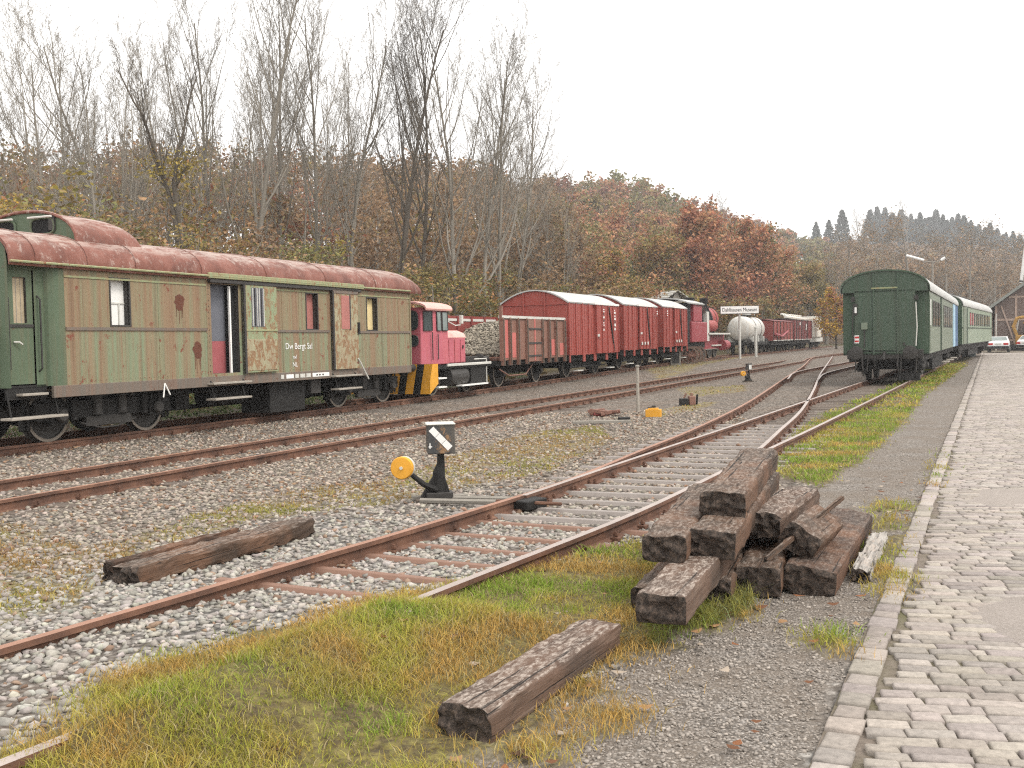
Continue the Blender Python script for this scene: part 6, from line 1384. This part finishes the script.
def make_trees():
    var = [grow(s, dict(TALL, H=.97 if s % 2 else .99)) for s in (101, 102, 103, 104, 105)]
    wide = grow(110, dict(TALL, n=[24, 9, 7, 4], ang=[.72, .55, .6, .6], ratio=[.54, .42, .42, .5], start=[.16, .25, .2, .15]))
    multi = [grow(s, dict(TALL, stems=6, spread=.27, H=.95, r0=.0058, n=[12, 8, 6, 4], ang=[.42, .5, .6, .6], ratio=[.36, .42, .45, .5])) for s in (120, 121)]
    G = 'tall bare trees behind the wagon row'; cache = {}
    T = [  # u, Y, top px, kind, rot, bark, width, label
        (28, 50, 62, 'm0', .3, 'bark', 1., 'pale many-stemmed bare tree at the left edge above the cupola of the green coach'),
        (78, 46, 30, 'm1', 1.1, 'bark', 1.05, 'broad many-stemmed bare tree rising right behind the coach cupola'),
        (128, 60, 62, 'm0', 2.2, 'bark', .9, 'fine twigged bare clump between the cupola and the dark forked tree'),
        (205, 60, 8, 'v0', .5, 'bark', .95, 'slim tall bare tree just right of the dark forked tree'),
        (240, 54, -14, 'v1', 1.9, 'bark', 1.0, 'tallest bare tree, its top cut off by the upper edge'),
        (268, 60, 6, 'v2', 3.1, 'bark', .85, 'narrow bare tree right beside the tallest one'),
        (302, 58, 20, 'v3', .2, 'bark', .95, 'bare tree above the open doorway of the green coach, with upright boughs'),
        (338, 62, 34, 'v4', 4.2, 'bark', .9, 'bare tree above the flaking sliding door, thin pale stems'),
        (386, 51, 12, 'v1', 2.7, 'barkd', 1.1, 'thick dark trunked bare tree above the far end of the green coach'),
        (408, 56, 18, 'v0', 5.1, 'barkd', .95, 'straight dark bare tree directly right of the thick trunked one'),
        (452, 54, 42, 'w', .7, 'bark', 1., 'wide spreading bare tree above the pink shunter'),
        (478, 58, 52, 'v3', 2.0, 'bark', 1.0, 'bare tree behind the rust brown open wagon'),
        (512, 64, 88, 'v2', 4.9, 'bark', 1.1, 'bare tree at the right end of the tall group, above the nearest red van'),
        (548, 75, 172, 'm1', .9, 'bark', 1., 'small low bare tree standing alone above the nearest red van roof'),
        (52, 57, 48, 'v2', .4, 'bark', 1.1, 'bare tree set between the two many-stemmed ones at the left'),
        (103, 55, 44, 'v4', 2.4, 'bark', 1.1, 'slender bare tree just left of the dark forked tree crown'),
        (222, 66, 26, 'm1', 2.9, 'bark', .9, 'bare clump set back left of the tallest bare tree'),
        (495, 60, 72, 'v0', 3.3, 'bark', 1.15, 'bare tree between the rust brown wagon and the nearest red van'),
        (165, 72, 60, 'v3', 5.6, 'bark', 1., 'pale bare tree far back behind the dark forked tree'),
        (320, 74, 28, 'm0', 4.4, 'bark', .9, 'hazy bare clump set back above the middle of the green coach')]
    src = {'v%d' % i: v for i, v in enumerate(var)}; src['w'] = wide; src['m0'], src['m1'] = multi
    for u, Y, top, k, rz, bk, sx, lab in T:
        loc, h = place(u, Y, top); key = (k, bk)
        p, me = tree_obj('bare_tree', *src[k], h, loc, rz, lab, G, bk, mesh=cache.get(key), sx=sx); cache[key] = me
    # dark forked tree with thin orange foliage
    S, tips = grow(140, dict(TALL, H=.62, r0=.0125, n=[10, 7, 6, 3], start=[.3, .25, .2, .15], ratio=[.5, .42, .42, .5], ang=[.9, .6, .6, .6]))
    S2 = []
    for a, L, s in ((-.15, .58, 1), (.10, .56, 2)):
        q, t = grow(150+s, dict(TALL, H=L, r0=.0085, n=[12, 8, 6, 3], start=[.25, .2, .2, .15], ratio=[.38, .42, .42, .5], wig=[.10, .12, .13, .16, .2])); m = Matrix.Rotation(a, 3, 'Y'); m = np.array(m); q[:, :3] = q[:, :3]@m.T+np.array((0, 0, .42)); q[:, 3:6] = q[:, 3:6]@m.T+np.array((0, 0, .42)); S2.append(q)
    lo = S[S[:, 2] < .45]; S = np.concatenate([lo]+S2); loc, h = place(173, 40, 66)
    tree_obj('forked_tree', S, None, h, loc, 0, 'dark forked tree with thin orange leaves above the coach roof', None, 'barkd', leaves=crown(S[(S[:, 2] > .3) & (S[:, 2] < .72)], None, 1500, .0052, GOLD[2:]+OLIVE[2:]+RUSSET[2:], 5, .02, .25))
    # russet and olive trees along the foot of the hill, beyond the wagons
    LS = dict(TALL, n=[16, 8, 6, 3], r0=.016, rmin=.0009, start=[.16, .2, .2, .15], ang=[.85, .7, .7, .6], ratio=[.52, .46, .45, .5], fall=[.6, .4, .4, .3], trop=[.03, .08, .05, .03, .02])
    base = [grow(200+i, dict(LS, H=.95)) for i in range(4)]
    for b in base: 
        r = np.abs(b[0][:, [0, 1, 3, 4]]).max()
    def leafy(u, Y, top, cols, i, n, lab, size=.013, sx=1., grp='autumn trees at the foot of the hill', name='autumn_tree', bark='barkd', spread=.03):
        loc, h = place(u, Y, top); h *= .90; S, t = base[i % 4]
        tree_obj(name, S, t, h, loc, rng.random()*6, lab, grp, bark, leaves=crown(S, t, int(n*(1.5 if size > .0125 else 2.2)), size if size > .0125 else size*.68, cols, int(u)+i, spread, .12), sx=sx)
    leafy(693, 112, 204, RUSSET, 0, 5200, 'largest russet tree, standing above the red steam locomotive', sx=1.25)
    leafy(652, 108, 236, RUSSET[1:]+OLIVE, 1, 4200, 'rusty orange tree directly left of the largest russet one', sx=1.15)
    leafy(742, 120, 216, RUSSET[:3]+OLIVE[:1], 2, 4600, 'red brown tree above the station name board', sx=1.15)
    leafy(722, 135, 210, OLIVE+RUSSET[:2], 3, 3000, 'thin topped tree peeping up between the largest russet one and the red brown one', sx=.9)
    leafy(778, 128, 244, RUSSET+OLIVE[2:], 1, 3800, 'orange brown tree above the silver tank wagon', sx=1.1)
    leafy(812, 135, 262, OLIVE, 0, 3600, 'olive tree above the brown wagons', sx=1.1)
    leafy(615, 95, 250, RUSSET[1:]+GOLD[:1]+OLIVE, 2, 4200, 'orange tinged tree above the gap between the first two red vans', sx=1.15)
    leafy(572, 86, 232, BROWN+RUSSET[:2], 3, 3600, 'brown twiggy tree behind the roof of the nearest red van', sx=1.1)
    leafy(535, 80, 205, BROWN+OLIVE[:2], 1, 3200, 'brown tree right of the bare group, behind the open wagon', sx=1.)
    leafy(640, 120, 268, GREENISH, 0, 3200, 'greenish low tree behind the roofs of the red vans', sx=1.2)
    leafy(10, 42, 196, GOLD, 2, 3600, 'bright yellow leaved tree at the far left behind the coach', .012, 1.1)
    leafy(836, 110, 292, GOLD[:2]+RUSSET[1:3], 3, 2200, 'orange bush left of the dark green coach end', .02, 1.4, None, 'orange_shrub')
    leafy(225, 46, 238, OLIVE+GOLD[2:], 2, 3000, 'olive bush behind the green coach, below the tallest bare tree', .012, 1.3, 'bushes behind the coach', 'shrub')
    leafy(300, 47, 245, GREENISH+GOLD[3:], 1, 3000, 'greenish yellow bush behind the coach doorway', .012, 1.4, 'bushes behind the coach', 'shrub')
    leafy(430, 55, 262, OLIVE[:2]+GOLD[3:], 0, 2400, 'thin olive bush behind the pink shunter cab', .010, 1.4, 'bushes behind the coach', 'shrub')
    leafy(496, 60, 268, OLIVE+GOLD[:1], 3, 2000, 'sparse bush with yellow leaves above the rubble wagon', .010, 1.3, 'bushes behind the coach', 'shrub')
    leafy(140, 45, 225, OLIVE+RUSSET[1:2], 0, 2600, 'brown olive bush behind the coach roof, left of the forked tree', .011, 1.3, 'bushes behind the coach', 'shrub')
    # grey winter trees on the right, in front of the far hill
    W = [(848, 150, 238, 'bare grey brown tree left above the dark green coach'), (878, 155, 230, 'bare grey brown tree above the roof of the dark green coach'), (912, 165, 222, 'bare grey tree directly left of the tall yard lamp post'), (942, 160, 240, 'bare brown tree directly right of the yard lamp post'),
         (968, 168, 232, 'bare brown tree above the pale green coach'), (995, 175, 246, 'bare brown tree above the eave of the brick shed'), (1022, 180, 240, 'bare brown tree behind the shed ridge at the right edge'), (826, 165, 250, 'bare grey brown tree above the white crane wagon')]
    ck = {}
    for k, (u, Y, top, lab) in enumerate(W):
        loc, h = place(u, Y, top); i = k % 3; S, t = base[i]
        if i not in ck: p, ck[i] = tree_obj('winter_tree', S, t, h, loc, k*1.7, lab, 'bare trees before the far hill', 'bark', leaves=crown(S, t, 1500, .007, BROWN+[(.16, .12, .075)], 300+i, .03, .2), sx=1.25)
        else: tree_obj('winter_tree', S, t, h, loc, k*1.7, lab, 'bare trees before the far hill', mesh=ck[i], sx=1.25)
    for u, Y, top, lab in ((862, 420, 213, 'thin bare tree on the skyline left of the dark firs'), (730, 300, 197, 'bare leafless tree standing out on the skyline of the near hill'), (908, 430, 203, 'bare tree standing up among the dark firs on the skyline')):
        loc, h = place(u, Y, top); tree_obj('bare_tree', *var[2], min(h, 19) if h > 6 else 14, (loc[0], loc[1], loc[2]+(h-min(h, 19) if h > 6 else h-14)), 1., lab, None, mesh=cache[('v2', 'bark')], sx=1.3)
    # firs on the far skyline
    def fir(seed):
        g = np.random.default_rng(seed); n = 1500; z = g.random(n)**.8; R = .22*(1-z)**.85*(.6+.7*g.random(n))+.004; a = g.random(n)*2*PI; rr = R*np.sqrt(.15+.85*g.random(n)); lay = np.clip(z+.05*(g.random(n)-.5), 0, 1)
        C = np.stack([rr*np.cos(a), rr*np.sin(a), .08+.92*lay-rr*.35+.03], -1); V, Fq = leaf_quads(C, np.full(n, .024), g); col = np.array((.035, .055, .050))[None]*(.6+.9*g.random((n, 1)))
        S = np.array([(0, 0, 0, 0, 0, .5, .014, .008, 0), (0, 0, .5, 0, 0, .99, .008, .002, 0)]+[(0, 0, zz, .2*(1-zz)*math.cos(aa), .2*(1-zz)*math.sin(aa), zz-.05, .004, .001, 1) for zz, aa in zip(np.linspace(.12, .95, 40), np.arange(40)*2.4)]); return S, (V, Fq, np.repeat(col, 4, 0))
    firs = [fir(s) for s in (1, 2, 3)]; fm = {}
    FU = [(816,224),(829,222),(842,212),(870,212),(877,209),(885,210),(893,215),(901,212),(911,216),(920,215),(929,219),(936,212),(943,217),(952,219),(958,216),(964,218),(971,222),(979,226),(990,225),(997,230),(1006,234),(1013,233),(1020,236),(881,216),(890,217),(898,219),(906,218),(916,221),(925,220),(932,219),(947,222),(955,223),(968,225),(975,228),(985,229),(1003,236)]
    names = ['lone slim fir farthest left of the skyline firs', 'second lone fir from the left on the skyline', 'tallest of the three lone firs left of the dense fir wood', 'leftmost fir of the dense wood above the green coach'] 
    side = ['left part', 'middle', 'right part']
    for k, (u, v) in enumerate(FU):
        D = 540 if k < 3 else 585+25*((k*7) % 3); o = atY(u, v, D*math.cos(math.atan((u-512)/1035))); z = gz(o.x, o.y); h = max(19., o.z-z+1)
        lab = names[k] if k < 4 else (('last small fir at the right edge of the skyline' if k == 22 else '%s dark fir counted from the left along the skyline' % ['fifth','sixth','seventh','eighth','ninth','tenth','eleventh','twelfth','thirteenth','fourteenth','fifteenth','sixteenth','seventeenth','eighteenth','nineteenth','twentieth','twenty-first','twenty-second'][k-4])) if k < 23 else 'dark fir filling the dense fir wood on the skyline, half hidden by its neighbours'
        i = k % 3
        S, lv = firs[i]; p, fm[i] = tree_obj('fir_tree', S, None, h, (o.x, o.y, o.z-h), k*.9, lab, 'firs on the far skyline', 'barkd', leaves=lv, mesh=fm.get(i), sx=1.15+.35*((k*5) % 4)/3)
    # hillside woods as one mass
    HS = dict(TALL, n=[9, 5, 3], r0=.016, rmin=.0016, start=[.22, .25, .2], ang=[.8, .7, .7], ratio=[.52, .5, .5], fall=[.55, .4, .3], rr=[.5, .55, .6], segs=[5, 3, 2, 2], wig=[.05, .1, .13, .16], trop=[.03, .06, .04, .02])
    tmpl = [grow(400+i, dict(HS, H=.95)) for i in range(5)]
    def mass(name, P_, cols_of, nleaf, lsize, wscale, kindseed):
        VV = []; FF = []; CC = []; MI = []; off = 0; g = np.random.default_rng(kindseed)
        for k, (X, Y, z, h) in enumerate(P_):
            S, t = tmpl[k % 5]; a = g.random()*2*PI; wd = h*g.uniform(.95, 1.35)*wscale; d = math.hypot(X, Y)
            v, f = wood_mesh(S); nl = int(nleaf(d)); cols, dens = cols_of(X, Y, k)
            V, Fq, C = crown(S, t, max(20, int(nl*dens)), lsize(d)/h, cols, k*13+kindseed, .045, .10)
            c, s = math.cos(a), math.sin(a)
            for vv, ff, cc, mi in ((v, f, None, 0), (V, Fq, C, 1)):
                w = np.stack([(vv[:, 0]*c-vv[:, 1]*s)*wd+X, (vv[:, 0]*s+vv[:, 1]*c)*wd+Y, vv[:, 2]*h+z], -1); VV.append(w); FF.append(ff+off); off += len(w)
                CC.append(np.tile((.1, .08, .06), (len(w), 1)) if cc is None else cc); MI.append(np.full(len(ff), mi))
        o = npmesh(name, np.concatenate(VV), np.concatenate(FF), ['bark', 'leaf'], np.concatenate(CC), mi=np.concatenate(MI)); return tag(o, kind='stuff')
    pts = []; g = random.Random(5)
    tries = 0
    while len(pts) < 900 and tries < 60000:
        tries += 1; u = g.uniform(-70, 1090); az = math.atan2(ray(u, 340)[0], ray(u, 340)[1]); z, B, D = hill(np.array(az), np.array(1.)); d = B+3+(D+12-B)*g.random()**.85
        X, Y = d*math.sin(az), d*math.cos(az); sp = 4.2+d*.013
        if any((X-q[0])**2+(Y-q[1])**2 < sp*sp for q in pts): continue
        zz = float(hill(np.array(az), np.array(d))[0])-.7; pts.append((X, Y, zz, g.uniform(10, 13.5)*(1 if d > 90 else .85)))
    def cols_of(X, Y, k):
        u = 512+1035*X/Y; d = math.hypot(X, Y); r = float(vnoise(X*.05, Y*.05, 50))*.6+.4*random.Random(k).random()
        if u < 330: return (OLIVE+BROWN[:2], .38) if r < .4 else ((BROWN+RUSSET[:2], .42) if r < .75 else (RUSSET[1:]+OLIVE, .42))
        if u < 560: return (BROWN, .42) if r < .6 else ((OLIVE+BROWN, .42) if r < .85 else (DARKRED+BROWN, .45))
        if u < 830: return (DARKRED+BROWN[:2], 1) if r < .34 else ((GREENISH+OLIVE[:2], 1) if r < .55 else (RUSSET+OLIVE[:2], 1))
        return (BROWN, .7) if r < .6 else (OLIVE+BROWN, .7)
    mass('hillside_wood', pts, cols_of, lambda d: 1900 if d < 110 else (1300 if d < 220 else 700), lambda d: .070+.0013*d, 1., 1)
    # undergrowth directly behind the tracks
    P_ = []
    for k in range(190):
        u = g.uniform(-60, 860); n_ = g.uniform(-34, -21.5); r = ray(u, 340); t = n_/(r[0]*UN[0]+r[1]*UN[1]) if (r[0]*UN[0]+r[1]*UN[1]) < -.02 else 0
        X, Y = r[0]*t, r[1]*t
        if 20 < Y < 130: P_.append((X, Y, gz(X, Y), g.uniform(2.2, 5.5)))
    mass('undergrowth', P_, lambda X, Y, k: [(OLIVE+GREENISH[:2], .8), (BROWN, .7), (GREENISH+GOLD[3:], .9), (RUSSET[1:]+OLIVE, .7)][k % 4], lambda d: 1500, lambda d: .042+.0006*d, 1.25, 2)
    # brambles below the coach
    m = 26000; s = -2+34*nr.random(m); n_ = 1.9+3.2*nr.random(m); X = TA_O[0]+s*math.sin(TA_H)-n_*math.cos(TA_H); Y = TA_O[1]+s*math.cos(TA_H)+n_*math.sin(TA_H); hh = (.35+.75*fbm(s*.8, n_*.8, 12))*np.clip((n_-1.8)*1.5, .1, 1)*nr.random(m)**.6
    V, Fq = leaf_quads(np.stack([X, Y, gh(X, Y)+hh], -1), np.full(m, .05), nr); cc = fbm(s*.5, n_*.5, 15)[:, None]
    col = np.where(cc < .47, np.array((.16, .20, .085)), np.where(cc < .58, np.array((.22, .26, .14)), np.array((.26, .17, .05))))*(.5+.9*nr.random((m, 1)))
    tag(npmesh('brambles', V, Fq, ['leaf'], np.repeat(col, 4, 0)), kind='stuff')
make_trees()

# ------------------------------------------------------------------ light
SUN_EL, SUN_AZ = R_(52), R_(118)     # azimuth clockwise from +Y
w = bpy.data.worlds.new('World'); SC.world = w; w.use_nodes = True; nt = w.node_tree
sky = nt.nodes.new('ShaderNodeTexSky'); sky.sky_type = 'NISHITA'; sky.sun_disc = False; sky.sun_elevation = SUN_EL; sky.sun_rotation = SUN_AZ; sky.air_density = 1.; sky.dust_density = 4.; sky.ozone_density = 1.; sky.altitude = 100
hs = nt.nodes.new('ShaderNodeHueSaturation'); hs.inputs['Saturation'].default_value = .10
bg = nt.nodes['Background']; nt.links.new(sky.outputs[0], hs.inputs['Color'])
ov = nt.nodes.new('ShaderNodeMix'); ov.data_type = 'RGBA'; ov.inputs[0].default_value = .78; nt.links.new(hs.outputs[0], ov.inputs[6]); ov.inputs[7].default_value = (6.5, 6.38, 6.2, 1)   # closed white cloud over the Nishita sky
nt.links.new(ov.outputs[2], bg.inputs[0]); bg.inputs[1].default_value = .15
sd = bpy.data.lights.new('sun', 'SUN'); sd.energy = 1.0; sd.angle = R_(18); sd.color = (1, .94, .86); so = bpy.data.objects.new('sun', sd); COL.objects.link(so)
dirv = Vector((math.sin(SUN_AZ)*math.cos(SUN_EL), math.cos(SUN_AZ)*math.cos(SUN_EL), math.sin(SUN_EL))); so.rotation_euler = dirv.to_track_quat('Z', 'Y').to_euler(); so.location = dirv*50
vs = SC.view_settings; vs.view_transform = 'Standard'; vs.look = 'None'; vs.gamma = 1; vs.exposure = 1.12; vs.use_curve_mapping = False
SC.cycles.use_denoising = False; SC.cycles.denoiser = 'OPENIMAGEDENOISE'; SC.cycles.denoising_input_passes = 'RGB_ALBEDO_NORMAL'; SC.cycles.denoising_prefilter = 'ACCURATE'; SC.cycles.max_bounces = 5; SC.cycles.diffuse_bounces = 3; SC.cycles.volume_bounces = 0; SC.cycles.sample_clamp_indirect = 6; SC.cycles.glossy_bounces = 2; SC.cycles.transmission_bounces = 2; SC.cycles.transparent_max_bounces = 4
SC.render.film_transparent = False; SC.cycles.pixel_filter_type = 'BLACKMAN_HARRIS'; SC.cycles.filter_width = 1.2

# ------------------------------------------------------------------ damp autumn air
hb = MB(); hb.box(-1000, 1100, -60, 1560, -9, 140, 'black'); hz = hb.build('haze'); hz.data.materials.clear()
hm = bpy.data.materials.new('haze_air'); hm.use_nodes = True; ht = hm.node_tree; ht.nodes.remove(ht.nodes['Principled BSDF'])
pv = ht.nodes.new('ShaderNodeVolumePrincipled'); pv.inputs['Color'].default_value = (.96, .96, .97, 1); pv.inputs['Density'].default_value = .00065; pv.inputs['Anisotropy'].default_value = .2
ht.links.new(pv.outputs[0], ht.nodes['Material Output'].inputs['Volume']); hz.data.materials.append(hm); tag(hz, kind='stuff')
